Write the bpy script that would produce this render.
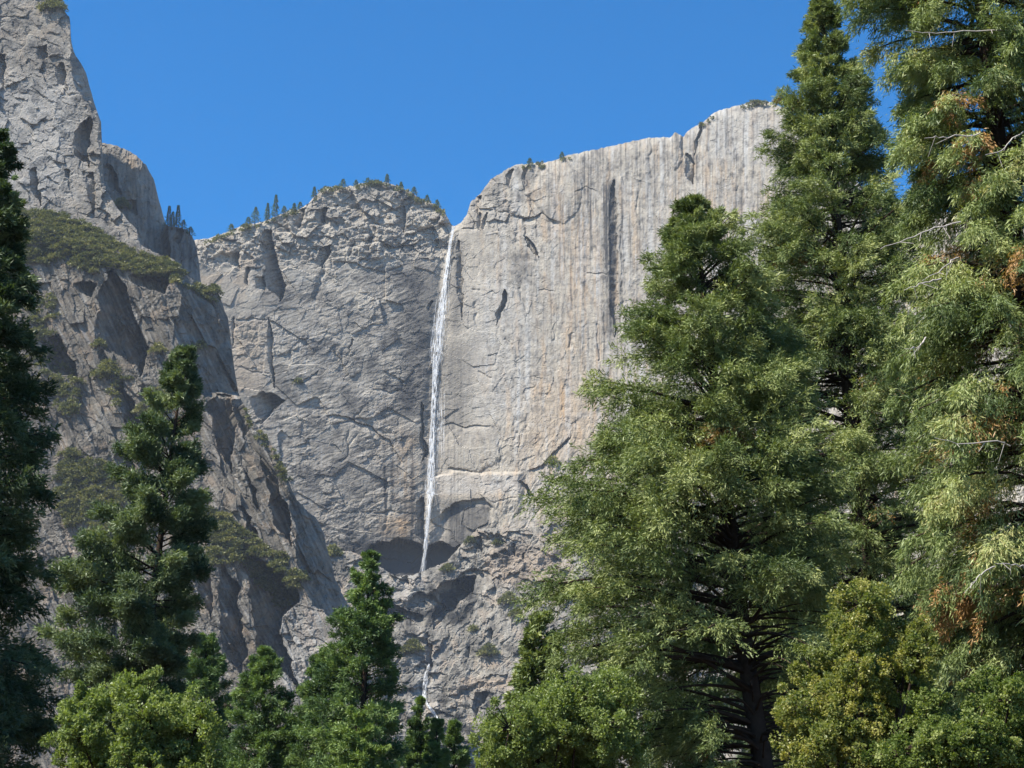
import bpy, math
import numpy as np
for o in list(bpy.data.objects): bpy.data.objects.remove(o)
SC = bpy.context.scene
COL = SC.collection
R = math.radians
# ------------------------------------------------------------ camera, sky, sun
W_, H_, F_ = 1024.0, 768.0, 1600.0
PITCH = R(18.3); EYE = np.array([0.0, 0.0, 1.6])
cam = bpy.data.cameras.new('camera'); cam_o = bpy.data.objects.new('camera', cam); COL.objects.link(cam_o)
cam.sensor_width = 36.0; cam.lens = 36.0 * F_ / W_; cam.clip_start = 0.1; cam.clip_end = 30000
cam_o.location = EYE; cam_o.rotation_euler = (R(90) + PITCH, 0, 0); SC.camera = cam_o
SUN_EL, SUN_AZ = R(52), R(57)        # azimuth: to the left of the direction straight behind the camera
sdir = np.array([-math.sin(SUN_AZ) * math.cos(SUN_EL), -math.cos(SUN_AZ) * math.cos(SUN_EL), math.sin(SUN_EL)])
wd = bpy.data.worlds.new("World"); SC.world = wd; wd.use_nodes = True
nt = wd.node_tree; bg = nt.nodes['Background']
sky = nt.nodes.new('ShaderNodeTexSky'); sky.sky_type = 'NISHITA'; sky.sun_disc = False
sky.sun_elevation = SUN_EL; sky.sun_rotation = math.atan2(sdir[0], sdir[1])
sky.altitude = 1200; sky.air_density = 1.0; sky.dust_density = 0.4; sky.ozone_density = 3.0
hs = nt.nodes.new('ShaderNodeHueSaturation'); hs.inputs['Saturation'].default_value = 1.45; nt.links.new(sky.outputs[0], hs.inputs['Color']); nt.links.new(hs.outputs[0], bg.inputs[0]); bg.inputs[1].default_value = 0.098
sl = bpy.data.lights.new('sun', 'SUN'); sl.energy = 5.0; sl.angle = R(0.5); sl.color = (1.0, 0.935, 0.83)
so = bpy.data.objects.new('sun', sl); COL.objects.link(so); so.location = (-300, -300, 500)
from mathutils import Vector
so.rotation_euler = Vector(tuple(sdir)).to_track_quat('Z', 'Y').to_euler()
SC.view_settings.view_transform = 'Standard'; SC.view_settings.look = 'None'
SC.view_settings.gamma = 1; SC.view_settings.use_curve_mapping = False
SC.view_settings.exposure = 1.16
SC.render.engine = 'CYCLES'
SC.cycles.max_bounces = 5; SC.cycles.diffuse_bounces = 2; SC.cycles.transparent_max_bounces = 12
SC.cycles.volume_bounces = 0; SC.cycles.use_denoising = True
SC.cycles.caustics_reflective = False; SC.cycles.caustics_refractive = False
HAZE = 0.00004

# ------------------------------------------------------------ helpers
def ray(px, py):
    dx = (np.asarray(px, float) - W_ / 2) / F_; dy = (H_ / 2 - np.asarray(py, float)) / F_
    return dx, math.cos(PITCH) - math.sin(PITCH) * dy, math.sin(PITCH) + math.cos(PITCH) * dy
def at(px, py, Y):
    x, y, z = ray(px, py); t = np.asarray(Y, float) / y
    return np.stack([EYE[0] + x * t, EYE[1] + y * t, EYE[2] + z * t], -1)

def _h(ix, iy, iz, seed):
    h = (ix * 374761393 + iy * 668265263 + iz * 2147483647 + seed * 1274126177) & 0xffffffff
    h = ((h ^ (h >> 13)) * 1274126177) & 0xffffffff
    return (h ^ (h >> 16)) & 0xffffffff
_rg = np.random.default_rng(7); _G = _rg.normal(size=(256, 2)); _G /= np.linalg.norm(_G, axis=1)[:, None]
def pn(x, y, seed=0):
    ix = np.floor(x).astype(np.int64); iy = np.floor(y).astype(np.int64); fx = x - ix; fy = y - iy
    u = fx * fx * fx * (fx * (fx * 6 - 15) + 10); v = fy * fy * fy * (fy * (fy * 6 - 15) + 10)
    def g(a, b):
        k = (_h(ix + a, iy + b, 0, seed) & 255).astype(int); return _G[k, 0] * (fx - a) + _G[k, 1] * (fy - b)
    return 1.4 * ((g(0, 0) * (1 - u) + g(1, 0) * u) * (1 - v) + (g(0, 1) * (1 - u) + g(1, 1) * u) * v)
def fbm(x, y, seed=0, o=4, lac=2.03, gain=0.5):
    s = 0; a = 1.0
    for k in range(o): s = s + a * pn(x, y, seed + k * 17); x = x * lac; y = y * lac; a *= gain
    return s
def ridged(x, y, seed=0, o=4, gain=0.55):
    s = 0; a = 1.0
    for k in range(o): s = s + a * (1 - 2 * np.abs(pn(x, y, seed + k * 17))); x = x * 2.1; y = y * 2.1; a *= gain
    return s
def facets(u, v, seed, tilt=0.6):
    """fractured blocks: each cell of a Voronoi net is its own tilted plane"""
    ix = np.floor(u).astype(np.int64); iy = np.floor(v).astype(np.int64)
    best = np.full(u.shape, 9.0); second = np.full(u.shape, 9.0); out = np.zeros(u.shape)
    for a in (-1, 0, 1):
        for b in (-1, 0, 1):
            h = _h(ix + a, iy + b, 3, seed); h2 = _h(ix + a, iy + b, 5, seed + 9)
            cx = ix + a + (h & 1023) / 1023.0; cy = iy + b + ((h >> 10) & 1023) / 1023.0
            dx = u - cx; dy = v - cy; d = dx * dx + dy * dy
            val = ((h2 & 1023) / 1023.0 - .5) * .8 + tilt * (((h2 >> 10) & 1023) / 511.5 - 1) * dx + tilt * (((h2 >> 20) & 1023) / 511.5 - 1) * dy
            n = d < best
            second = np.where(n, best, np.minimum(second, d)); out = np.where(n, val, out); best = np.where(n, d, best)
    return out, np.sqrt(second) - np.sqrt(best)
def sm(a, b, x):
    t = np.clip((x - a) / (b - a), 0, 1); return t * t * (3 - 2 * t)
def box(px, py, x0, x1, y0, y1, s=12):
    return sm(x0 - s, x0 + s, px) * (1 - sm(x1 - s, x1 + s, px)) * sm(y0 - s, y0 + s, py) * (1 - sm(y1 - s, y1 + s, py))
def ip(v, pts):
    a = np.array(pts, float); return np.interp(v, a[:, 0], a[:, 1])
def pdist(x, y, poly):
    p = np.array(poly, float); best = np.full(x.shape, 1e9)
    for (x0, y0), (x1, y1) in zip(p[:-1], p[1:]):
        dx, dy = x1 - x0, y1 - y0; t = np.clip(((x - x0) * dx + (y - y0) * dy) / (dx * dx + dy * dy + 1e-9), 0, 1)
        best = np.minimum(best, np.hypot(x - x0 - t * dx, y - y0 - t * dy))
    return best
# relief features; amounts in picture pixels at that distance, + = deeper into the rock
def roof(x, y, poly, h, d):
    p = np.array(poly, float); yy = np.interp(x, p[:, 0], p[:, 1]); s = (y - yy) / h
    end = sm(p[0, 0] - .5, p[0, 0] + 3, x) * (1 - sm(p[-1, 0] - 3, p[-1, 0] + .5, x))
    return np.where((s > 0) & (s < 1), d * (1 - s) ** 1.2, 0) * end
def groove(x, y, poly, w, d):
    return d * np.exp(-(pdist(x, y, poly) / w) ** 2)
def shade(x, y, ys, xl, xr, k=1.15):
    L = np.interp(y, ys, xl); Rr = np.interp(y, ys, xr) if not np.isscalar(xr) else np.full(y.shape, float(xr))
    fr = (y - ys[0]) / (ys[-1] - ys[0]); wdt = Rr - L
    if np.isscalar(xr): wdt = wdt * 0
    Lm = float(np.min(xl)); X0 = Lm + .2 * (L - Lm)
    L = L + wdt * (sm(.72, 1.0, fr) * .85 + .5 * (1 - sm(0, .15, fr)))
    ins = (y > ys[0]) & (y < ys[-1]) & (x > L) & (x < Rr)
    return np.where(ins, 1.35 * k * (x - X0), 0)
def bulge(x, y, cx, cy, rx, ry, d):
    q = ((x - cx) / rx) ** 2 + ((y - cy) / ry) ** 2
    return -d * np.sqrt(np.clip(1 - q, 0, 1))

def fs_mesh(name, verts, faces, mat, parent=None, smooth=False, tone=None, cols=None):
    me = bpy.data.meshes.new(name); n = faces.shape[1]; nf = len(faces)
    me.vertices.add(len(verts)); me.vertices.foreach_set('co', np.ascontiguousarray(verts, np.float32).ravel())
    me.loops.add(nf * n); me.loops.foreach_set('vertex_index', np.ascontiguousarray(faces, np.int32).ravel())
    me.polygons.add(nf); me.polygons.foreach_set('loop_start', np.arange(0, nf * n, n, dtype=np.int32))
    me.update(calc_edges=True)
    me.polygons.foreach_set('use_smooth', np.full(nf, smooth))
    if tone is not None:
        a = me.attributes.new('tone', 'FLOAT', 'FACE'); a.data.foreach_set('value', np.ascontiguousarray(tone, np.float32))
    if cols is not None:
        a = me.attributes.new('stain_shade', 'FLOAT_COLOR', 'POINT'); a.data.foreach_set('color', np.ascontiguousarray(cols, np.float32).ravel())
    me.materials.append(mat); me.validate()
    o = bpy.data.objects.new(name, me); COL.objects.link(o)
    if parent is not None: o.parent = parent
    return o
def tag(o, label=None, cat=None, group=None, kind=None):
    for k, v in (('label', label), ('category', cat), ('group', group), ('kind', kind)):
        if v: o[k] = v
    return o
def empty(name, loc):
    o = bpy.data.objects.new(name, None); COL.objects.link(o); o.location = tuple(loc); o.empty_display_size = .5; return o
def localise(child, root):
    child.matrix_parent_inverse = __import__('mathutils').Matrix.Translation(-root.location)

# ------------------------------------------------------------ materials
def newmat(name):
    m = bpy.data.materials.new(name); m.use_nodes = True; t = m.node_tree; t.nodes.clear()
    out = t.nodes.new('ShaderNodeOutputMaterial'); return m, t, out
def N(t, ty, **kw):
    n = t.nodes.new(ty)
    for k, v in kw.items():
        if k.startswith('i_'): n.inputs[k[2:].replace('_', ' ')].default_value = v
        else: setattr(n, k, v)
    return n
def mixc(t, fac, a, b, bt='MIX'):
    n = t.nodes.new('ShaderNodeMix'); n.data_type = 'RGBA'; n.blend_type = bt
    for s, v in ((0, fac), (6, a), (7, b)):
        if hasattr(v, 'links'): t.links.new(v, n.inputs[s])
        else: n.inputs[s].default_value = v if s == 0 else (*v, 1) if len(v) == 3 else v
    return n.outputs[2]
def ramp(t, src, stops):
    r = t.nodes.new('ShaderNodeValToRGB'); t.links.new(src, r.inputs[0]); e = r.color_ramp.elements
    while len(e) < len(stops): e.new(.5)
    for el, (p, c) in zip(e, stops): el.position = p; el.color = (*c, 1) if len(c) == 3 else c
    return r.outputs[0]
def rock_mat(name, base, light, dark, tan, scale=1.0, streak=.6):
    m, t, out = newmat(name); L = t.links
    geo = N(t, 'ShaderNodeNewGeometry'); at_ = N(t, 'ShaderNodeAttribute', attribute_name='stain_shade'); sep = N(t, 'ShaderNodeSeparateColor')
    L.new(at_.outputs['Color'], sep.inputs[0])
    n1 = N(t, 'ShaderNodeTexNoise', i_Scale=.035 * scale, i_Detail=8., i_Roughness=.62); L.new(geo.outputs['Position'], n1.inputs['Vector'])
    mp = N(t, 'ShaderNodeMapping'); mp.inputs['Scale'].default_value = (.22 * scale, .22 * scale, .012 * scale); L.new(geo.outputs['Position'], mp.inputs[0])
    n2 = N(t, 'ShaderNodeTexNoise', i_Scale=1., i_Detail=5., i_Roughness=.6); L.new(mp.outputs[0], n2.inputs['Vector'])
    n3 = N(t, 'ShaderNodeTexNoise', i_Scale=.35 * scale, i_Detail=4., i_Roughness=.75); L.new(geo.outputs['Position'], n3.inputs['Vector'])
    c = mixc(t, ramp(t, n1.outputs[0], [(.36, (0, 0, 0)), (.66, (1, 1, 1))]), base, light)
    s1 = N(t, 'ShaderNodeMath', operation='MULTIPLY'); s1.inputs[1].default_value = streak
    L.new(ramp(t, n2.outputs[0], [(.46, (0, 0, 0)), (.7, (1, 1, 1))]), s1.inputs[0])
    c = mixc(t, s1.outputs[0], c, dark)
    s2 = N(t, 'ShaderNodeMath', operation='MULTIPLY'); s2.inputs[1].default_value = .75
    L.new(ramp(t, n3.outputs[0], [(.52, (0, 0, 0)), (.72, (1, 1, 1))]), s2.inputs[0])
    c = mixc(t, s2.outputs[0], c, dark)
    c = mixc(t, sep.outputs[1], c, tan)
    c = mixc(t, sep.outputs[2], c, (.42, .41, .385))
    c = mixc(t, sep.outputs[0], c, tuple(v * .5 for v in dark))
    b = N(t, 'ShaderNodeBsdfDiffuse'); b.inputs['Roughness'].default_value = .6; L.new(c, b.inputs[0])
    n4 = N(t, 'ShaderNodeTexNoise', i_Scale=.5 * scale, i_Detail=3., i_Roughness=.7); L.new(geo.outputs['Position'], n4.inputs['Vector'])
    bp = N(t, 'ShaderNodeBump', i_Strength=.9, i_Distance=1.5 / scale); L.new(n4.outputs[0], bp.inputs['Height']); L.new(bp.outputs[0], b.inputs['Normal'])
    L.new(b.outputs[0], out.inputs[0]); return m
def leaf_mat(name, stops, trans=.35, gloss=.02):
    m, t, out = newmat(name); L = t.links
    a = N(t, 'ShaderNodeAttribute', attribute_name='tone')
    c = ramp(t, a.outputs['Fac'], stops)
    d = N(t, 'ShaderNodeBsdfDiffuse'); tr = N(t, 'ShaderNodeBsdfTranslucent'); L.new(c, d.inputs[0])
    L.new(mixc(t, .5, c, (.6, .8, .15), 'MULTIPLY'), tr.inputs[0])
    tr2 = mixc(t, 1.0, c, (1.5, 1.6, .6), 'MULTIPLY'); L.new(tr2, tr.inputs[0])
    mx = N(t, 'ShaderNodeMixShader'); mx.inputs[0].default_value = trans; L.new(d.outputs[0], mx.inputs[1]); L.new(tr.outputs[0], mx.inputs[2])
    g = N(t, 'ShaderNodeBsdfGlossy'); g.inputs['Roughness'].default_value = .45; g.inputs[0].default_value = (.8, .85, .8, 1)
    m2 = N(t, 'ShaderNodeMixShader'); m2.inputs[0].default_value = gloss; L.new(mx.outputs[0], m2.inputs[1]); L.new(g.outputs[0], m2.inputs[2])
    L.new(m2.outputs[0], out.inputs[0]); return m
def plain(name, col, noise=8., amt=.5):
    m, t, out = newmat(name); L = t.links; geo = N(t, 'ShaderNodeNewGeometry')
    n = N(t, 'ShaderNodeTexNoise', i_Scale=noise, i_Detail=5.); L.new(geo.outputs['Position'], n.inputs['Vector'])
    c = mixc(t, n.outputs[0], tuple(v * (1 - amt) for v in col), tuple(v * (1 + amt) for v in col))
    b = N(t, 'ShaderNodeBsdfDiffuse'); L.new(c, b.inputs[0]); L.new(b.outputs[0], out.inputs[0]); return m
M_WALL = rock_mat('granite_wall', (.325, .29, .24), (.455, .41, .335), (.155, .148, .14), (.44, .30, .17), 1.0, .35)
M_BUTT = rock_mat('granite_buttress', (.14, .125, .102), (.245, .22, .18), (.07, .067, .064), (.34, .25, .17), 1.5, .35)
M_TOWER = rock_mat('granite_tower', (.215, .195, .165), (.36, .33, .28), (.10, .10, .105), (.38, .29, .2), 1.2, .3)
M_APRON = rock_mat('granite_apron', (.19, .175, .15), (.34, .315, .265), (.085, .083, .08), (.37, .28, .2), 1.2, .3)
M_BARK = plain('bark', (.045, .033, .026), 6.)
M_DEAD = plain('dead_wood', (.42, .38, .34), 10., .25)
M_PINE = leaf_mat('pine_needles', [(0, (.035, .06, .03)), (.5, (.095, .13, .065)), (.93, (.18, .22, .105)), (1, (.12, .10, .035))], .2)
M_FIR = leaf_mat('fir_needles', [(0, (.045, .08, .035)), (.5, (.1, .155, .058)), (1, (.2, .27, .08))], .22)
M_CEDAR = leaf_mat('cedar_sprays', [(0, (.06, .088, .032)), (.45, (.15, .19, .066)), (.9, (.31, .34, .135)), (.97, (.22, .16, .06)), (1, (.22, .12, .04))], .16)
M_NEAR = leaf_mat('near_cedar_sprays', [(0, (.075, .108, .04)), (.45, (.18, .225, .08)), (.88, (.35, .385, .16)), (.94, (.36, .25, .12)), (1, (.36, .20, .08))], .2)
M_BROAD = leaf_mat('broad_leaves', [(0, (.085, .12, .035)), (.5, (.155, .2, .06)), (1, (.25, .29, .1))], .35)
M_YELLOW = leaf_mat('yellowing_leaves', [(0, (.07, .1, .025)), (.5, (.17, .19, .05)), (1, (.34, .31, .09))], .35)
M_OAK = leaf_mat('oak_leaves', [(0, (.05, .08, .02)), (.5, (.12, .16, .04)), (1, (.27, .3, .11))], .35, .01)
M_SHRUB = leaf_mat('shrub_leaves', [(0, (.065, .075, .03)), (.5, (.135, .14, .055)), (1, (.22, .205, .08))], .2)

# ------------------------------------------------------------ ground
gm = plain('forest_floor', (.07, .055, .035), .6, .5)
gx = np.concatenate([[-12000, -4000, -1500], np.linspace(-600, 600, 61), [1500, 4000, 12000]])
gy = np.concatenate([[-12000, -3000, -800], np.linspace(-200, 900, 56), [1100, 2200, 12000]])
GX, GY = np.meshgrid(gx, gy, indexing='ij')
GZ = 1.2 * fbm(GX / 60, GY / 60, 5, 3) * sm(4, 30, np.hypot(GX, GY)) - .0
def ground_z(x, y): return float(1.2 * fbm(np.array([x / 60.]), np.array([y / 60.]), 5, 3)[0] * sm(4, 30, np.hypot(x, y)))
def grid_faces(nx, ny):
    a = np.arange(nx * ny).reshape(nx, ny)
    return np.stack([a[:-1, :-1].ravel(), a[1:, :-1].ravel(), a[1:, 1:].ravel(), a[:-1, 1:].ravel()], 1)
g = fs_mesh('ground', np.stack([GX, GY, GZ], -1).reshape(-1, 3), grid_faces(*GX.shape), gm, smooth=True); tag(g, kind='structure')

# ------------------------------------------------------------ rock faces
def layer(name, mat, x0, x1, step, sky_pts, bot, depth, stain_shade, jag=1.2, jf=6., roll=(6., 5.), seed=0, rstep=None, side=0.):
    px = np.arange(x0, x1 + step, step); rs = rstep or step
    top = ip(px, sky_pts) + jag * fbm(px / jf, px * 0 + seed, seed + 3, 3) + jag * .5 * fbm(px / 1.7, px * 0 + seed, seed + 5, 2)
    ny = int((bot - top.min()) / rs); t = np.linspace(0, 1, ny)
    PX = np.repeat(px[:, None], ny, 1); PY = np.maximum(top[:, None], (top.min() + (bot - top.min()) * t)[None, :])
    D = depth(PX, PY)
    mpp = D / F_
    D = D + mpp * roll[0] * np.exp(-(PY - top[:, None]) / roll[1])
    V = at(PX, PY, D); st = stain_shade(PX, PY)
    S = np.concatenate([st, np.ones(PX.shape + (1,))], -1)
    # the top runs back from the rim as a plateau
    back = []
    d0 = V[:, :1, :] - EYE; d0 = d0 / d0[..., 1:2]
    for dy, dz in (((300, -140), (90, -30), (20, -3)) if side == 0 else ((28, -30), (14, -10), (5, -2))):
        b = V[:, :1, :] + d0 * dy; b[..., 0] -= dy * side; b[..., 2] += dz; back.append(b)
    V = np.concatenate(back + [V], 1); S = np.concatenate([S[:, :1]] * 3 + [S], 1)
    # and the foot runs down below the ground
    f = V[:, -1:, :].copy(); f[..., 2] = -20 if side == 0 or bot > 500 else f[..., 2] - 60; f[..., 0] -= 0 if side == 0 or bot > 500 else 150; V = np.concatenate([V, f], 1); S = np.concatenate([S, S[:, -1:]], 1)
    o = fs_mesh(name, V.reshape(-1, 3), grid_faces(V.shape[0], V.shape[1])[:, ::-1], mat, cols=np.clip(S, 0, 1).reshape(-1, 4))
    return o

def rot(x, y, a):
    c, s = math.cos(R(a)), math.sin(R(a)); return x * c + y * s, -x * s + y * c

SKY_MAIN = [(150, 250), (170, 246), (195, 240), (209, 238), (227, 232), (238, 227), (248, 224), (262, 222), (275, 217), (287, 211), (303, 208), (314, 197), (324, 187), (336, 187), (353, 186), (358, 184), (374, 181), (384, 182), (398, 186), (409, 191), (421, 199), (437, 205), (446, 214), (451, 224), (454, 226), (460, 224), (467, 214), (471, 202), (480, 194), (491, 179), (514, 165), (534, 163), (549, 162), (569, 155), (616, 145), (647, 138), (671, 137), (675, 132), (679, 134), (683, 137), (689, 130), (703, 122), (715, 112), (727, 108), (744, 104), (754, 100), (768, 102), (785, 108), (830, 150), (870, 196), (1060, 235)]
def d_main(px, py):
    wx = px + 2.2 * fbm(px / 14, py / 14, 41, 3); wy = py + 2.2 * fbm(px / 14, py / 14, 57, 3)
    fx = px + 1.3 * fbm(px / 7, py / 7, 141, 3); fy = py + 1.3 * fbm(px / 7, py / 7, 157, 3)
    base = 1690 + ip(px, [(150, -60), (260, -40), (330, -20), (400, 2), (440, 12), (475, 0), (560, -40), (700, -110), (850, -200), (1060, -330)])
    u = 0.20 * (560 - py) + .10 * np.clip(300 - py, 0, None)                # leans back
    rough = .35 + .75 * box(px, py, 150, 455, 150, 262, 14) * 1.7 + .55 * box(px, py, 463, 540, 150, 232, 10) + .25 * box(px, py, 200, 420, 250, 560, 25)
    rough = rough - .18 * box(px, py, 540, 800, 90, 440, 20)
    vx = px + .8 * fbm(px / 20, py / 20, 41, 2); vy = py + .8 * fbm(px / 20, py / 20, 57, 2)
    a, b = rot(vx, vy, 25)
    f1, e1 = facets(a / 34, b / 22, 1, .7); c_, d_ = rot(vx, vy, -12); f2, e2 = facets(c_ / 13, d_ / 9, 2, .9); f3, e3 = facets(vx / 5.2, vy / 4, 3, .9); f4, e4 = facets(px / 2.6, py / 2.2, 4, .9)
    pt = sm(-.35, .5, fbm(px / 45, py / 45, 28, 3)); top_ = box(px, py, 150, 455, 150, 262, 14)
    pt = np.maximum(pt, top_)
    u = u + rough * (6.5 * f1 * (1 - .6 * sm(470, 520, px)) + 3.0 * f2 * (.5 + .6 * pt) + 1.7 * f3 * (.25 + .9 * pt) + .8 * f4 * (.25 + .75 * pt))
    # left wall: tilted parallel flakes, finely banded lower down
    lw = box(px, py, 270, 425, 250, 545, 25)
    a, b = rot(vx, vy, -22); fl, _ = facets(a / 16, b / 3.6, 8, 1.0); u = u + lw * .38 * fl * (.2 + pt)
    u = u + lw * .22 * fbm(a / 16, b / 2.4, 60, 3)
    # right wall: shallow upright flutes
    rw = sm(470, 520, px); u = u + rw * (.6 * fbm(wx / 4, wy / 38, 30, 3) + 1.6 * fbm(wx / 22, py / 140, 34, 3) + .5 * fbm(vx / 7, vy / 6, 36, 4))
    fr, _ = facets(wx / 7, wy / 26, 12, .8); u = u + rw * .85 * fr
    a, b = rot(wx, wy, 30); u = u + sm(380, 440, py) * rw * .9 * fbm(a / 4, b / 26, 70, 3)
    x, y = wx, wy; S, G, Rf, B = shade, groove, roof, bulge
    u = u + S(x, y, [230, 250, 270, 285, 302], [256, 261, 266, 255, 270], [270, 276, 281, 287, 282], .95)
    u = u + S(x, y, [252, 268], [228, 231], [239, 240], .9) + Rf(x, y, [(245, 268), (262, 266)], 7, 3) + S(x, y, [268, 286], [245, 243], [249, 247])
    u = u + S(x, y, [276, 292], [254, 256], [264, 266], .9)
    u = u + S(x, y, [208, 218, 229], [292, 288, 290], [306, 304, 300], .9) + S(x, y, [208, 224], [316, 312], [328, 326], .8)
    u = u + S(x, y, [246, 258, 268], [322, 316, 314], [331, 328, 322], .9) + G(x, y, [(326, 262), (318, 285), (316, 300)], 2.5, 3) + G(x, y, [(303, 240), (312, 245), (318, 250)], 2, 2.5)
    u = u + Rf(x, y, [(379, 240), (388, 245), (396, 246), (406, 241), (418, 240)], 10, 6.5) + S(x, y, [206, 231], [396, 397], [405, 406], .9)
    u = u + B(x, y, 371, 251, 17, 9, 3.5) + Rf(x, y, [(357, 262), (366, 257), (374, 251), (386, 249)], 6, 3.5) + S(x, y, [236, 252], [368, 362], [374, 368], .9) + S(x, y, [243, 258], [350, 346], [354, 350], .9)
    u = u + Rf(x, y, [(408, 229), (430, 228), (449, 226)], 3, 1.6) + B(x, y, 425, 216, 22, 11, 4) + B(x, y, 394, 234, 12, 8, 3.5) + Rf(x, y, [(398, 203), (420, 205), (436, 207)], 4, 2.5)
    u = u + Rf(x, y, [(350, 191), (362, 192), (378, 197), (392, 200)], 4, 2) + S(x, y, [238, 246], [435, 433], [440, 438])
    u = u + S(x, y, [240, 262, 290, 320], [455, 456, 457, 459], [460, 462, 463, 463], .9) + G(x, y, [(449, 226), (444, 270), (436, 330), (431, 400), (428, 490)], 6, 4) + S(x, y, [300, 312], [430, 426], [433, 429])
    u = u + Rf(x, y, [(371, 301), (380, 298), (393, 291)], 5, 2.5)
    u = u + S(x, y, [196, 213], [470, 471], [482, 478], .9) + Rf(x, y, [(461, 228), (476, 229)], 5, 3.5) + S(x, y, [212, 232], [477, 476], [481, 480]) + S(x, y, [212, 231], [484, 480], [487, 483])
    u = u + Rf(x, y, [(485, 209), (500, 211), (513, 212)], 4, 2.5) + Rf(x, y, [(512, 214), (525, 216), (534, 216), (541, 212), (548, 219), (559, 222)], 9, 5)
    u = u + G(x, y, [(543, 168), (534, 180), (531, 200), (540, 212)], 2.2, 3.5) + B(x, y, 556, 192, 26, 32, 6) + S(x, y, [170, 190], [509, 505], [515, 509]) + S(x, y, [165, 190], [524, 521], [529, 524])
    u = u + S(x, y, [236, 258], [522, 536], [528, 541]) + S(x, y, [215, 240], [523, 523], [526, 526]) + Rf(x, y, [(573, 192), (586, 186), (600, 191)], 3.5, 1.8)
    u = u + S(x, y, [180, 210, 260, 300, 338], [610, 608, 610, 609, 612], [615, 617, 618, 617, 615], .9) + G(x, y, [(622, 228), (622, 280), (620, 330)], 1.2, 1.8)
    u = u + G(x, y, [(567, 263), (568, 267)], 2.2, 2.5) + Rf(x, y, [(585, 272), (610, 275)], 3, 1.6)
    u = u + S(x, y, [153, 165, 184], [684, 686, 683], [688, 693, 694]) + S(x, y, [122, 140, 157], [701, 696, 691], [704, 699, 694]) + G(x, y, [(641, 182), (637, 200), (640, 225)], 1.3, 2)
    u = u + G(x, y, [(651, 140), (654, 150), (650, 160)], 1.5, 2) + G(x, y, [(683, 137), (684, 155)], 2, 4) + B(x, y, 676, 150, 7, 20, 4)
    u = u + Rf(x, y, [(232, 320), (250, 318), (268, 320)], 3, 1.8) + S(x, y, [318, 335, 350, 365, 388], [268, 267, 267, 269, 270], [269, 273, 272, 273, 276], 1.1) + S(x, y, [318, 350], [232, 232], [235, 234])
    u = u + Rf(x, y, [(234, 364), (250, 370), (269, 373)], 3, 1.5) + Rf(x, y, [(290, 380), (300, 380), (310, 377), (320, 369)], 6, 3) + S(x, y, [338, 352], [350, 348], [353, 350], 1.4)
    u = u + G(x, y, [(342, 352), (341, 368), (348, 362)], 1., 1.6) + Rf(x, y, [(372, 388), (390, 391), (408, 391)], 4, 2)
    u = u + Rf(x, y, [(325, 415), (340, 416), (353, 418), (368, 427), (386, 438), (396, 451), (403, 463)], 7, 4.2) + G(x, y, [(355, 417), (362, 409)], 1.1, 2) + G(x, y, [(383, 433), (391, 433)], 1.2, 2)
    u = u + G(x, y, [(348, 432), (348, 457), (340, 462)], 1.2, 2.4) + G(x, y, [(348, 446), (357, 435)], 1., 1.6) + G(x, y, [(367, 441), (374, 436)], 1., 1.6)
    u = u + S(x, y, [288, 300, 312, 325], [504, 501, 497, 494], [507, 506, 503, 497], 1.3) + G(x, y, [(519, 290), (525, 309)], 1.4, 2.4) + Rf(x, y, [(537, 289), (548, 288), (555, 292)], 3, 1.6)
    u = u + G(x, y, [(476, 303), (476, 327)], 1.2, 2) + G(x, y, [(472, 288), (479, 290)], 1.4, 2) + G(x, y, [(573, 333), (571, 349)], 1.3, 2.2) + G(x, y, [(598, 325), (598, 360)], 1., 2)
    u = u + G(x, y, [(480, 371), (491, 378)], 1.1, 2) + G(x, y, [(505, 339), (512, 346)], 1., 1.8) + Rf(x, y, [(434, 425), (453, 423), (462, 426), (492, 425)], 4.5, 2.6)
    u = u + Rf(x, y, [(375, 383), (392, 386), (410, 385)], 3, 1.2) + B(x, y, 470, 450, 32, 22, 4)
    # bright ledge at two thirds of the drop, hollow below, alcove at the foot
    led = sm(425, 434, px) * (1 - sm(516, 526, px)); yl = ip(px, [(430, 478), (458, 472), (496, 474), (520, 473)])
    u = u - led * 7 * sm(-1.5, 1.5, wy - yl) * (1 - sm(22, 50, wy - yl)) + Rf(x, y, [(448, 468), (462, 469), (474, 472)], 5, 3)
    u = u + Rf(x, y, [(440, 514), (455, 502), (470, 500), (484, 497), (493, 508)], 30, 7) + B(x, y, 478, 518, 20, 14, 4) + Rf(x, y, [(462, 527), (476, 529), (489, 520)], 8, 3)
    u = u + Rf(x, y, [(491, 502), (505, 498), (520, 496)], 3, 1.6) + S(x, y, [480, 497], [518, 531], [522, 535]) + Rf(x, y, [(530, 470), (545, 462), (560, 446), (572, 434)], 12, 5)
    u = u + G(x, y, [(545, 500), (552, 480), (560, 474)], 1.3, 2.2) + G(x, y, [(513, 440), (518, 432), (520, 470)], 1., 1.5) + G(x, y, [(500, 440), (500, 470)], .9, 1.3) + Rf(x, y, [(506, 439), (514, 435)], 3, 1.5)
    u = u + S(x, y, [403, 420, 440, 455, 464], [419, 421, 420, 421, 416], [424, 424, 424, 429, 421], 1.1) + S(x, y, [496, 545], [418, 413], [425, 424], .9)
    u = u + Rf(x, y, [(352, 560), (366, 550), (377, 541), (388, 543), (399, 538), (412, 541), (426, 546), (440, 541), (455, 547), (470, 543), (492, 530)], 70, 30)
    u = u + Rf(x, y, [(372, 513), (390, 511), (412, 514)], 4, 1.6) + G(x, y, [(386, 470), (388, 500), (384, 530)], 1.6, 2) + Rf(x, y, [(395, 462), (405, 470), (414, 482)], 4, 1.8)
    u = u + S(x, y, [392, 400, 410, 424], [250, 250, 253, 258], [272, 284, 275, 262], .9)
    return base + u * 1.04
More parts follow.
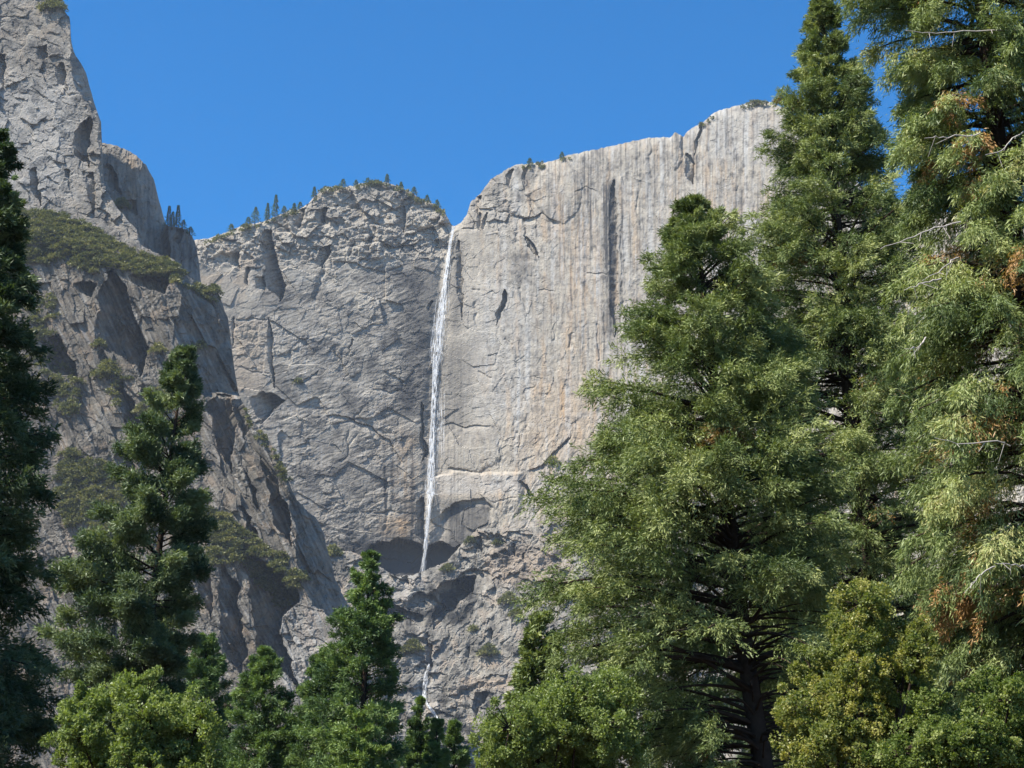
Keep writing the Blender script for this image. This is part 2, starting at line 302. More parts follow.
def s_main(px, py):
    vs = fbm(px / 2.2, py / 90, 91, 3); v2 = fbm(px / 7, py / 160, 95, 3); nn = fbm(px / 18, py / 18, 99, 4)
    fallx = ip(py, [(226, 453), (300, 442), (360, 436), (490, 430), (570, 422)])
    rw_ = sm(462, 500, px)
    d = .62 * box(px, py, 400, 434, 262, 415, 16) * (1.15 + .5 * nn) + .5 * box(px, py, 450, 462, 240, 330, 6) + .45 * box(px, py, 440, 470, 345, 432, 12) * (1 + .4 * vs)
    d = d + 1.0 * box(px, py, 340, 520, 545, 620, 6) + .75 * box(px, py, 446, 490, 503, 550, 6) + .35 * box(px, py, 350, 425, 530, 550, 8) + .5 * np.exp(-((px - fallx) / 9) ** 2) * sm(330, 300, py) * 0  # brown rock of alcove and ledge hollow, darkened further with painted shade
    d = d + .55 * box(px, py, 608, 616, 178, 335, 3) * (.6 + .6 * vs) + .35 * box(px, py, 583, 606, 150, 210, 8) * sm(-.1, .4, vs)
    d = d + .45 * sm(.18, .6, vs) * sm(500, 560, px) * (1 - sm(330, 420, py)) + .2 * box(px, py, 280, 400, 440, 540, 30) + .35 * box(px, py, 380, 470, 430, 560, 16) * sm(0, .5, vs)
    d = d + .5 * box(px, py, 285, 345, 200, 225, 7) * sm(-.2, .4, nn) + .35 * box(px, py, 360, 425, 180, 200, 6)  + .3 * box(px, py, 300, 400, 300, 420, 30) * sm(-.2, .5, nn)
    d = d + .35 * box(px, py, 512, 530, 250, 285, 8) + .38 * box(px, py, 600, 612, 185, 335, 4) * sm(-.5, .3, vs + nn) + .4 * box(px, py, 476, 533, 165, 214, 6) * sm(-.3, .4, nn) + rw_ * (.35 * sm(.1, .6, fbm(px / 6, py / 9, 181, 4)) + .3 * sm(.3, .8, fbm(px / 2.2, py / 3.5, 183, 3)))
    a, b = rot(px + 2 * fbm(px / 14, py / 14, 41, 3), py + 2 * fbm(px / 14, py / 14, 57, 3), -20); ll = fbm(a / 18, b / 2.0, 61, 3); lw = box(px, py, 250, 425, 255, 550, 25)
    for x0, ya, yb, w_, st in ((584, 150, 330, 2.2, .5), (590, 180, 300, 1.2, .5), (597, 140, 260, 1.5, .4), (607, 150, 345, 1.6, .45), (612, 176, 345, 3.0, .75), (622, 170, 330, 1.2, .6), (628, 139, 240, 1.5, .4), (640, 150, 300, 1.3, .55), (648, 150, 260, 1., .4), (655, 160, 310, 1.4, .4), (664, 140, 230, 1.2, .35), (697, 150, 210, 1.5, .4), (706, 140, 260, 1.2, .35), (720, 180, 330, 1.3, .5), (733, 120, 230, 1.2, .4), (741, 150, 260, 1.6, .45), (752, 130, 240, 1., .4),
        (560, 190, 300, 1.2, .35), (549, 200, 330, 1., .3), (571, 240, 360, 1.2, .4), (527, 240, 300, 2., .4), (500, 240, 330, 1., .25), (385, 300, 540, 1.6, .4), (392, 440, 540, 1.2, .45), (372, 430, 530, 1.2, .3), (412, 430, 560, 2.2, .5), (452, 500, 560, 2., .5), (462, 520, 570, 1.6, .45), (300, 410, 520, 1., .35), (310, 430, 520, 1., .3)):
        xc = x0 + 1.6 * fbm(py / 28, px * 0 + x0, 83, 3); wv = w_ * (1 + .5 * pn(py / 11, px * 0 + x0, 84)); d = d + st * 1.1 * np.exp(-((px - xc) / wv) ** 2) * sm(ya, ya + 12, py) * (1 - sm(yb - 60, yb, py)) * (.65 + .6 * pn(px / 3, py / 7, 85))
    d = d + lw * (.6 * sm(.05, .6, ll) + .4 * sm(0, .5, fbm(px / 30, py / 22, 67, 4))) + .3 * sm(.25, .8, fbm(px / 5, py / 4, 68, 4))
    o = .75 * sm(-.05, .45, v2 + .3 * vs) * (box(px, py, 560, 600, 215, 420, 12) + box(px, py, 670, 682, 180, 240, 5) * 1.3 + box(px, py, 708, 732, 160, 250, 8) + .7 * box(px, py, 540, 570, 150, 240, 12))
    o = o + .55 * box(px, py, 380, 420, 430, 540, 12) * sm(-.3, .4, vs + nn) + .55 * box(px, py, 384, 412, 515, 538, 7) + .3 * box(px, py, 436, 520, 474, 496, 5) + .3 * box(px, py, 520, 600, 380, 460, 20)
    o = o + .3 * box(px, py, 180, 280, 235, 300, 15) * sm(0, .5, nn) + .25 * box(px, py, 232, 268, 322, 392, 8)
    o = o + .45 * rw_ * sm(.1, .7, fbm(px / 9, py / 45, 187, 4)); w = rw_ * .35 * sm(.1, .7, fbm(px / 5, py / 12, 189, 4)) + lw * .35 * sm(.1, .6, -ll) + .55 * sm(.15, .6, v2) * sm(470, 520, px) * (1 - .5 * sm(420, 480, py)) + .35 * box(px, py, 470, 530, 280, 420, 20) + .75 * box(px, py, 434, 520, 475, 494, 3) * (.7 + .3 * nn) + .3 * box(px, py, 700, 770, 100, 160, 15)
    w = w + .6 * (sm(.35, .6, fbm(px / 1.5, py / 60, 77, 2))) * (box(px, py, 270, 330, 330, 520, 15) + .7 * box(px, py, 560, 780, 130, 400, 20) + .5 * box(px, py, 436, 500, 380, 470, 15))
    return np.stack([d, o * .8, w], -1)
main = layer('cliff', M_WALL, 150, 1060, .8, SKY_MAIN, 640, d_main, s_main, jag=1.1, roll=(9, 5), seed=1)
tag(main, 'high pale grey granite wall behind the waterfall, streaked black and tan', kind='structure')

SKY_A = [(-60, 196), (0, 203), (25, 208), (60, 212), (80, 218), (100, 230), (114, 240), (145, 250), (175, 260), (182, 271), (200, 285), (215, 287), (220, 297), (225, 312), (228, 318), (232, 349), (234, 366), (238, 392), (242, 401), (250, 417), (267, 438), (277, 454), (285, 471), (287, 477), (294, 495), (304, 508), (316, 518), (324, 533), (326, 545), (332, 564), (334, 576), (340, 590), (349, 607), (354, 622), (362, 655), (372, 700), (385, 740), (400, 768), (420, 800)]
def d_butt(px, py):
    wx = px + 3 * fbm(px / 16, py / 16, 241, 4); wy = py + 3 * fbm(px / 16, py / 16, 257, 4)
    fx = px + 1.2 * fbm(px / 6, py / 6, 341, 3); fy = py + 1.2 * fbm(px / 6, py / 6, 357, 3)
    base = 1010.0; u = .20 * (600 - py)
    u = u - .12 * (px - 150)
    top = ip(px, SKY_A); slope = np.clip(26 - (py - top), 0, 26) / 26 * (1 - sm(200, 240, px)); u = u + 26 * slope ** 1.6
    vx = px + .9 * fbm(px / 20, py / 20, 241, 2); vy = py + .9 * fbm(px / 20, py / 20, 257, 2)
    a, b = rot(vx, vy, 64)
    f1, _ = facets(a / 40, b / 15, 21, .8); f2, _ = facets(a / 18, b / 8, 22, .8); f3, _ = facets(vx / 6, vy / 5, 23, .9); f4, _ = facets(px / 2.8, py / 2.4, 24, .9)
    low = 1 - .55 * box(px, py, 300, 400, 600, 700, 20)
    pt = sm(-.35, .5, fbm(px / 40, py / 40, 28, 3))
    u = u + low * (7 * f1 + 3.6 * f2) + (.5 + 1.3 * pt) * f3 + (.3 + .7 * pt) * f4 + low * 2.6 * fbm(a / 40, b / 7, 27, 4)
    x, y = wx, wy; S, G, Rf, B = shade, groove, roof, bulge
    u = u + S(x, y, [270, 283, 297, 310, 326, 341, 351, 365, 378], [106, 101, 99, 99, 94, 96, 106, 118, 130], [112, 124, 129, 133, 140, 145, 150, 146, 140], 1.0)
    u = u + S(x, y, [279, 285, 299], [74, 73, 82], [92, 97, 92], 1.0) + S(x, y, [272, 282, 293], [128, 134, 150], [168, 172, 166], .8)
    k = 1.0; kb = 1.5
    L = ip(y, [(268, 172), (290, 180), (304, 183), (318, 180), (330, 175), (345, 178), (360, 191), (380, 196), (395, 203), (420, 213), (440, 216), (470, 224)])
    u = u + np.where((y > 268) & (y < 392) & (x > L), kb * (x - 174 - .15 * (L - 174)), 0)
    u = u + np.where((y >= 392) & (y < 398) & (x > L), kb * (x - 177) * (398 - y) / 6, 0)
    u = u + S(x, y, [395, 405, 420, 440, 472], [202, 206, 212, 216, 224], [230, 232, 236, 234, 232], k) + S(x, y, [385, 400, 415, 430, 438], [226, 232, 235, 238, 243], [232, 243, 247, 247, 245], k)
    u = u + S(x, y, [456, 470, 485, 510, 525, 546], [259, 263, 268, 271, 273, 284], [261, 270, 279, 290, 290, 291], k)
    L4 = ip(y, [(478, 286), (500, 289), (530, 295), (565, 297), (590, 306), (600, 312)]); yb = ip(px, [(290, 600), (297, 604), (322, 609), (342, 621), (360, 640)])
    u = u + np.where((y > 478) & (y < yb) & (x > L4), kb * (x - 286 - .2 * (L4 - 286)), 0)
    u = u + S(x, y, [556, 575, 595, 620], [195, 196, 200, 210], [203, 210, 212, 213], k) + S(x, y, [568, 590, 605, 625, 650, 682], [217, 219, 220, 221, 222, 234], [226, 240, 239, 243, 247, 241], k)
    u = u + S(x, y, [545, 560, 575, 590, 602, 615, 630, 650, 692], [232, 238, 248, 250, 250, 254, 255, 258, 290], [245, 262, 285, 296, 300, 284, 279, 288, 299], k)
    u = u + S(x, y, [335, 350, 365, 384], [44, 38, 46, 62], [58, 66, 75, 80], k) + S(x, y, [350, 368], [97, 100], [105, 108], k) + S(x, y, [383, 400, 420, 440], [112, 118, 126, 134], [123, 133, 139, 142], k) + S(x, y, [450, 470], [112, 120], [130, 134], k)
    u = u + S(x, y, [474, 490, 512], [243, 250, 256], [247, 256, 260], k) + S(x, y, [505, 520, 545], [236, 246, 258], [243, 252, 262], k) + S(x, y, [360, 378, 392], [161, 163, 166], [166, 171, 170], k)
    u = u + Rf(x, y, [(290, 632), (310, 636), (335, 645), (350, 650)], 4, 2.2) + Rf(x, y, [(262, 590), (300, 606), (330, 612)], 3, 1.5)
    return base + u * .64
def s_butt(px, py):
    nn = fbm(px / 20, py / 20, 299, 4); a, b = rot(px, py, 64); vs = fbm(a / 40, b / 3, 291, 3)
    d = .35 * sm(0, .6, vs) + .25 * sm(.1, .6, nn); o = .35 * sm(.1, .6, -nn) + .45 * box(px, py, 290, 350, 605, 645, 10) * sm(-.2, .4, vs)
    w = .35 * box(px, py, 270, 400, 605, 700, 20) + .3 * sm(.2, .6, -vs)
    return np.stack([d, o, w], -1)
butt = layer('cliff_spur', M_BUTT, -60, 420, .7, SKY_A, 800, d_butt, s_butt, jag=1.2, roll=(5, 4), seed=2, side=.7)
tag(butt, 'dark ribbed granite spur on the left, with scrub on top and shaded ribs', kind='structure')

SKY_B = [(-60, -60), (40, -30), (55, -8), (62, 8), (70, 18), (71, 40), (74, 52), (78, 59), (86, 72), (94, 103), (101, 121), (102, 144), (104, 184), (117, 208), (137, 230), (141, 245), (165, 258), (180, 275)]
def d_tower(px, py):
    wx = px + 2.5 * fbm(px / 13, py / 13, 441, 4); wy = py + 2.5 * fbm(px / 13, py / 13, 457, 4)
    u = .25 * (250 - py) - .15 * (px - 50); a, b = rot(wx, wy, 34)
    f1, _ = facets(wx / 26, wy / 30, 31, .8); f2, _ = facets(a / 13, b / 6, 32, .9); f3, _ = facets(a / 6, b / 3, 33, .9); f4, _ = facets(px / 2.8, py / 2.2, 34, .8)
    pt = sm(-.35, .5, fbm(px / 30, py / 30, 48, 3)); u = u + 6 * f1 + 2.6 * f2 + (.4 + pt) * f3 + .5 * f4; x, y = wx, wy
    k = 1.05; S = shade
    u = u + S(x, y, [52, 62, 80, 95, 110], [73, 71, 73, 80, 92], 200, k) + S(x, y, [118, 130, 145, 158, 168], [84, 76, 70, 76, 86], [91, 92, 90, 88, 89], k) + S(x, y, [172, 185, 200, 214], [87, 86, 89, 92], [94, 95, 95, 96], k)
    u = u + S(x, y, [45, 55, 62], [38, 36, 38], [46, 47, 44], k) + S(x, y, [54, 70, 88], [-4, -2, -4], [6, 6, 3], k) + S(x, y, [62, 75, 90], [56, 55, 60], [64, 66, 67], k) + S(x, y, [168, 182], [63, 67], [70, 72], k) + S(x, y, [8, 18], [60, 60], [70, 71], .9)
    u = u + S(x, y, [120, 150, 186], [98, 99, 101], 200, k) + roof(x, y, [(-10, 14), (10, 16), (30, 18)], 4, 2.5) + roof(x, y, [(40, 40), (52, 44), (60, 48)], 4, 2.5)
    u = u + S(x, y, [168, 190, 205], [28, 32, 38], [36, 40, 42], k)
    return 1120 + u * .7
def s_tower(px, py):
    nn = fbm(px / 14, py / 14, 499, 4); o = .4 * sm(.1, .5, nn); d = .4 * sm(.1, .5, -nn); w = .45 * box(px, py, -20, 75, 80, 200, 20)
    return np.stack([d, o * .5, w], -1)
tow = layer('cliff_tower', M_TOWER, -60, 176, .7, SKY_B, 300, d_tower, s_tower, jag=1.3, roll=(5, 4), seed=3, side=.7)
tag(tow, 'tall grey granite buttress in the top left corner', kind='structure')

SKY_C = [(90, 140), (105, 143), (117, 146), (129, 151), (137, 156), (146, 165), (154, 180), (160, 204), (166, 225), (176, 227), (187, 229), (192, 236), (196, 246), (199, 262), (203, 300)]
def d_far(px, py):
    wx = px + 2 * fbm(px / 12, py / 12, 541, 4); wy = py + 2 * fbm(px / 12, py / 12, 557, 4)
    f1, _ = facets(wx / 12, wy / 30, 41, .9); f2, _ = facets(wx / 5, wy / 7, 42, .9); f3, _ = facets(px / 2.6, py / 3, 43, .8)
    u = .2 * (250 - py) + 3 * f1 + 1.8 * f2 + .9 * f3 + 1.5 * fbm(wx / 4, wy / 40, 47, 3); x, y = wx, wy; S = shade
    u = u + S(x, y, [163, 180, 194], [102, 104, 112], [112, 118, 122], 1.05) + S(x, y, [158, 180, 205, 230, 270], [138, 139, 142, 146, 150], [147, 156, 163, 168, 172], 1.0) + S(x, y, [200, 215], [126, 128], [136, 138], 1.0)
    u = u + S(x, y, [229, 245], [176, 172], [184, 180], 1.)
    return 1240 + u * .78
def s_far(px, py):
    vs = fbm(px / 3, py / 40, 591, 3); return np.stack([.3 * sm(0, .5, vs) + .35 * box(px, py, 164, 200, 225, 260, 4), .7 * box(px, py, 126, 137, 155, 200, 4) + .2 * sm(0, .5, -vs), .1 + 0 * vs], -1)
far = layer('cliff_shoulder', M_TOWER, 90, 202, .7, SKY_C, 300, d_far, s_far, jag=1.2, roll=(5, 4), seed=4, side=.4)
tag(far, 'smaller rounded grey cliff behind the left tower', kind='structure')

SKY_E = [(280, 548), (326, 552), (348, 551), (369, 557), (377, 565), (395, 576), (414, 575), (428, 569), (446, 562), (457, 550), (468, 537), (478, 529), (498, 527), (525, 529), (600, 515), (700, 500), (1060, 470)]
def d_apron(px, py):
    wx = px + 2.5 * fbm(px / 13, py / 13, 641, 4); wy = py + 2.5 * fbm(px / 13, py / 13, 657, 4); fx = px + fbm(px / 6, py / 6, 643, 3); fy = py + fbm(px / 6, py / 6, 659, 3)
    u = -.5 * (py - 550) + 4 * fbm(px / 60, py / 60, 60, 3)
    u = u - .25 * np.clip(px - 470, 0, None) - .25 * np.clip(420 - px, 0, None) * 1.0
    a, b = rot(wx, wy, -58); slab = box(px, py, 435, 520, 600, 690, 14)
    f1, _ = facets(wx / 32, wy / 22, 51, .9); f2, _ = facets(wx / 13, wy / 10, 52, .9); f3, _ = facets(fx / 5, fy / 4.4, 53, .9); f4, _ = facets(fx / 2.6, fy / 2.2, 54, .8); f5, _ = facets(a / 14, b / 4, 55, .9)
    q = 1 - .75 * slab; vx = px + fbm(px / 20, py / 20, 641, 2); vy = py + fbm(px / 20, py / 20, 657, 2)
    u = u + q * (10 * f1 + 5.5 * f2) + 1.7 * q * f3 + .7 * f4 + slab * 2.2 * f5; x, y = wx, wy; S, G, Rf, B = shade, groove, roof, bulge; k = 1.
    u = u + Rf(x, y, [(372, 600), (390, 604), (400, 606), (410, 611), (424, 614)], 22, 17)
    u = u + S(x, y, [576, 590, 600, 610, 620, 630], [446, 436, 434, 434, 430, 426], [478, 474, 464, 454, 442, 434], k) + S(x, y, [590, 600, 606], [428, 426, 428], [436, 434, 434], k)
    u = u + B(x, y, 415, 629, 12, 6, 4) + Rf(x, y, [(402, 635), (415, 636), (426, 631)], 4, 3) + S(x, y, [642, 655, 667], [424, 426, 426], [432, 434, 433], k) + S(x, y, [632, 645], [426, 422], [429, 428], k)
    u = u + Rf(x, y, [(426, 685), (445, 687), (465, 684), (505, 679)], 5, -3) + B(x, y, 403, 706, 16, 15, 5) + B(x, y, 440, 695, 5, 30, 0) + G(x, y, [(429, 665), (425, 680), (423, 697), (430, 711), (439, 724)], 4, 4)
    u = u + G(x, y, [(466, 742), (476, 744)], 2, 3) + S(x, y, [646, 660], [464, 465], [470, 470], k) + S(x, y, [628, 640], [484, 486], [492, 493], k) + S(x, y, [690, 700, 715], [478, 474, 468], [490, 486, 476], k)
    u = u + S(x, y, [536, 550], [470, 476], [480, 484], k) + S(x, y, [545, 556], [508, 510], [516, 516], k) + S(x, y, [575, 585], [404, 402], [408, 410], k) + Rf(x, y, [(352, 562), (365, 566), (378, 572)], 5, 3)
    return 1590 + u
def s_apron(px, py):
    nn = fbm(px / 16, py / 16, 699, 4); vs = fbm(px / 3, py / 20, 691, 3)
    d = .85 * box(px, py, 428, 472, 580, 624, 7) * sm(-.6, 0, nn) + .45 * sm(.05, .5, nn) + .35 * box(px, py, 385, 424, 606, 628, 5) + .45 * box(px, py, 436, 480, 697, 745, 8) * sm(-.4, .3, nn) + .25 * sm(.2, .6, vs) + .3 * box(px, py, 470, 520, 540, 558, 5) * sm(-.2, .2, nn)  # dark gully rock and mottling; the cave mouth gets its shade painted in
    o = .3 * sm(.1, .6, -nn) + .45 * box(px, py, 490, 560, 545, 585, 10) + .5 * box(px, py, 462, 512, 678, 690, 4) + .5 * box(px, py, 482, 500, 658, 668, 4) + .3 * box(px, py, 426, 440, 700, 712, 4)
    w = .25 * box(px, py, 370, 430, 570, 606, 10) + .35 * box(px, py, 412, 440, 655, 715, 8) + .2 * sm(.2, .6, -vs)
    return np.stack([d, o, w], -1)
apr = layer('rock_apron', M_APRON, 280, 1060, .8, SKY_E, 800, d_apron, s_apron, jag=1.4, roll=(4, 4), seed=5)
tag(apr, 'broken lighter rock apron with clefts and boulders at the foot of the fall', kind='structure')

# ------------------------------------------------------------ waterfall
def tubes(paths, radii, sides=4):
    """paths: list of (n,3); radii: list of (n,)"""
    V, Fc, o = [], [], 0
    for P, r in zip(paths, radii):
        n = len(P); T = np.gradient(P, axis=0); T /= np.linalg.norm(T, axis=1)[:, None] + 1e-9
        ref = np.where(np.abs(T[:, 2:3]) > .9, np.array([[1., 0, 0]]), np.array([[0., 0, 1.]]))
        A = np.cross(T, ref); A /= np.linalg.norm(A, axis=1)[:, None] + 1e-9; B = np.cross(T, A)
        an = np.arange(sides) * 2 * math.pi / sides
        ring = P[:, None, :] + np.asarray(r)[:, None, None] * (A[:, None, :] * np.cos(an)[None, :, None] + B[:, None, :] * np.sin(an)[None, :, None])
        V.append(ring.reshape(-1, 3)); i = np.arange(n - 1)[:, None] * sides; j = np.arange(sides)[None, :]; j2 = (j + 1) % sides
        Fc.append(np.stack([o + i + j, o + i + j2, o + i + sides + j2, o + i + sides + j], -1).reshape(-1, 4)); o += n * sides
    return np.concatenate(V), np.concatenate(Fc)
def water_mat():
    m, t, out = newmat('falling_water'); L = t.links; geo = N(t, 'ShaderNodeNewGeometry')
    mp = N(t, 'ShaderNodeMapping'); mp.inputs['Scale'].default_value = (.7, .7, .09); L.new(geo.outputs['Position'], mp.inputs[0])
    n = N(t, 'ShaderNodeTexNoise', i_Scale=1., i_Detail=4.); L.new(mp.outputs[0], n.inputs['Vector'])
    f = ramp(t, n.outputs[0], [(.44, (.03, .03, .03)), (.68, (.92, .92, .92))])
    d = N(t, 'ShaderNodeBsdfDiffuse'); d.inputs[0].default_value = (.86, .88, .9, 1); tl = N(t, 'ShaderNodeBsdfTranslucent'); tl.inputs[0].default_value = (.86, .88, .9, 1)
    mx = N(t, 'ShaderNodeMixShader', i_Fac=.45); L.new(d.outputs[0], mx.inputs[1]); L.new(tl.outputs[0], mx.inputs[2])
    tr = N(t, 'ShaderNodeBsdfTransparent'); m2 = N(t, 'ShaderNodeMixShader'); L.new(f, m2.inputs[0]); L.new(tr.outputs[0], m2.inputs[1]); L.new(mx.outputs[0], m2.inputs[2])
    L.new(m2.outputs[0], out.inputs[0]); return m
M_WATER = water_mat()
rg = np.random.default_rng(11)
def water(name, path, wid, depth, n, rad, off, label, cat):
    p = np.array(path, float); w = np.array(wid, float); paths, rr = [], []; y0, y1 = p[0, 1], p[-1, 1]
    for k in range(n):
        a = rg.uniform(0, .75) ** 1.3 if k > n * .25 else 0; b = min(1, a + rg.uniform(.18, .8)); ys = np.arange(y0 + (y1 - y0) * a, y0 + (y1 - y0) * b + 1, 2.5)
        if len(ys) < 3: continue
        cx = np.interp(ys, p[:, 1], p[:, 0]); wd_ = np.interp(ys, w[:, 0], w[:, 1]); s = np.clip(rg.normal() * .38, -1, 1)
        xs = cx + s * wd_ + .5 * fbm(ys / 12, ys * 0 + k * 3.3, 801, 2)
        D = depth(xs, ys); D = np.minimum.accumulate(D) if name == 'waterfall' else D
        # thrown a little clear of the rock
        P = at(xs, ys, D - off - rg.uniform(0, 2.5)); paths.append(P)
        env = np.sin(np.linspace(.12, math.pi - .1, len(ys))) ** .5; rr.append(rad * rg.uniform(.5, 1.3) * env)
    V, Fc = tubes(paths, rr, 4); o = fs_mesh(name, V, Fc, M_WATER, smooth=True); return tag(o, label, cat)
FALL = [(453.5, 226), (451, 240), (448, 262), (444, 290), (441, 318), (438, 345), (436, 362), (434, 400), (432, 440), (431, 470), (429.5, 492), (430, 496), (428, 520), (425, 550), (422, 574)]
fw = [(226, 2.8), (240, 1.8), (262, 2.2), (285, 2.6), (300, 4.4), (330, 5.2), (355, 5.4), (366, 2.6), (420, 1.7), (450, 2.4), (475, 3.6), (492, 4.6), (500, 1.8), (540, 2), (574, 3)]
wf = water('waterfall', FALL, fw, d_main, 105, .42, 3.0, 'long thin white waterfall dropping down the high grey cliff', 'waterfall')
# side veil right of the main strand joins the same fall
cs = water('cascade', [(429, 664), (427, 672), (424.5, 683), (423.5, 697), (428, 706), (432, 711), (436, 717), (439, 724)], [(664, 1.2), (680, 2.6), (695, 2.2), (704, .8), (711, 2.2), (724, 1.6)], d_apron, 46, .6, 3.5, 'short white cascade in the rock cleft low down below the waterfall', 'cascade')
vp = []; vr = []
for k in range(26):
    a = rg.uniform(372, 430); b = rg.uniform(440, 476); ys = np.arange(a, b, 3.0); xs = 434 + rg.uniform(1, 13) + .4 * fbm(ys / 10, ys * 0 + k, 803, 2) - (ys - 400) * .012
    vp.append(at(xs, ys, d_main(xs, ys) - 2.5)); vr.append(np.full(len(ys), .2) * rg.uniform(.6, 1.3) * np.sin(np.linspace(.1, 3.0, len(ys))))
for k in range(46):
    a = rg.uniform(240, 500); b = a + rg.uniform(20, 70); b = min(b, 566); ys = np.arange(a, b, 3.0)
    if len(ys) < 4: continue
    xs = np.interp(ys, [p_[1] for p_ in FALL], [p_[0] for p_ in FALL]) + rg.choice([-1, 1]) * rg.uniform(.6, 1.5) * np.interp(ys, [q_[0] for q_ in fw], [q_[1] for q_ in fw]) + .6 * fbm(ys / 14, ys * 0 + k, 805, 2)
    vp.append(at(xs, ys, d_main(xs, ys) - 2.5)); vr.append(np.full(len(ys), .22) * rg.uniform(.5, 1.3) * np.sin(np.linspace(.1, 3.0, len(ys))))
V, Fc = tubes(vp, vr, 4); o = fs_mesh('side_veil', V, Fc, M_WATER, smooth=True, parent=wf)
xx = []; rr = []
for k in range(16):
    n = 6; xs = 430 + np.linspace(0, rg.uniform(-7, 9), n); ys = 490 + rg.uniform(0, 6) + np.abs(xs - 430) * .25; xx.append(at(xs, ys, d_main(xs, ys) - 1.5)); rr.append(np.full(n, .5) * np.linspace(1, .3, n))
V, Fc = tubes(xx, rr, 4); fs_mesh('spray_splash', V, Fc, M_WATER, smooth=True, parent=wf)

# ------------------------------------------------------------ foliage
class Leaves:
    def __init__(s): s.V = []; s.T = []; s.q = 3
    def add(s, P, D, L, Wd, tone, rs):
        """P base points, D unit directions, L lengths, Wd widths; kite-shaped blades with random roll"""
        n = len(P); rnd = rs.normal(size=(n, 3)); S = np.cross(D, rnd); S /= np.linalg.norm(S, axis=1)[:, None] + 1e-9
        L = np.broadcast_to(L, (n,))[:, None]; Wd = np.broadcast_to(Wd, (n,))[:, None]
        m = P + D * L * .45
        s.V.append(np.stack([P, m + S * Wd * .5, P + D * L, m - S * Wd * .5], 1)); s.T.append(np.broadcast_to(tone, (n,)))
    def build(s, name, mat, parent):
        V = np.concatenate(s.V).reshape(-1, 3); n = len(V) // 4
        o = fs_mesh(name, V - np.array(parent.location)[None, :], np.arange(n * 4).reshape(n, 4), mat, parent, tone=np.clip(np.concatenate(s.T), 0, 1)); return o
def unit(v): return v / (np.linalg.norm(v, axis=-1, keepdims=True) + 1e-9)

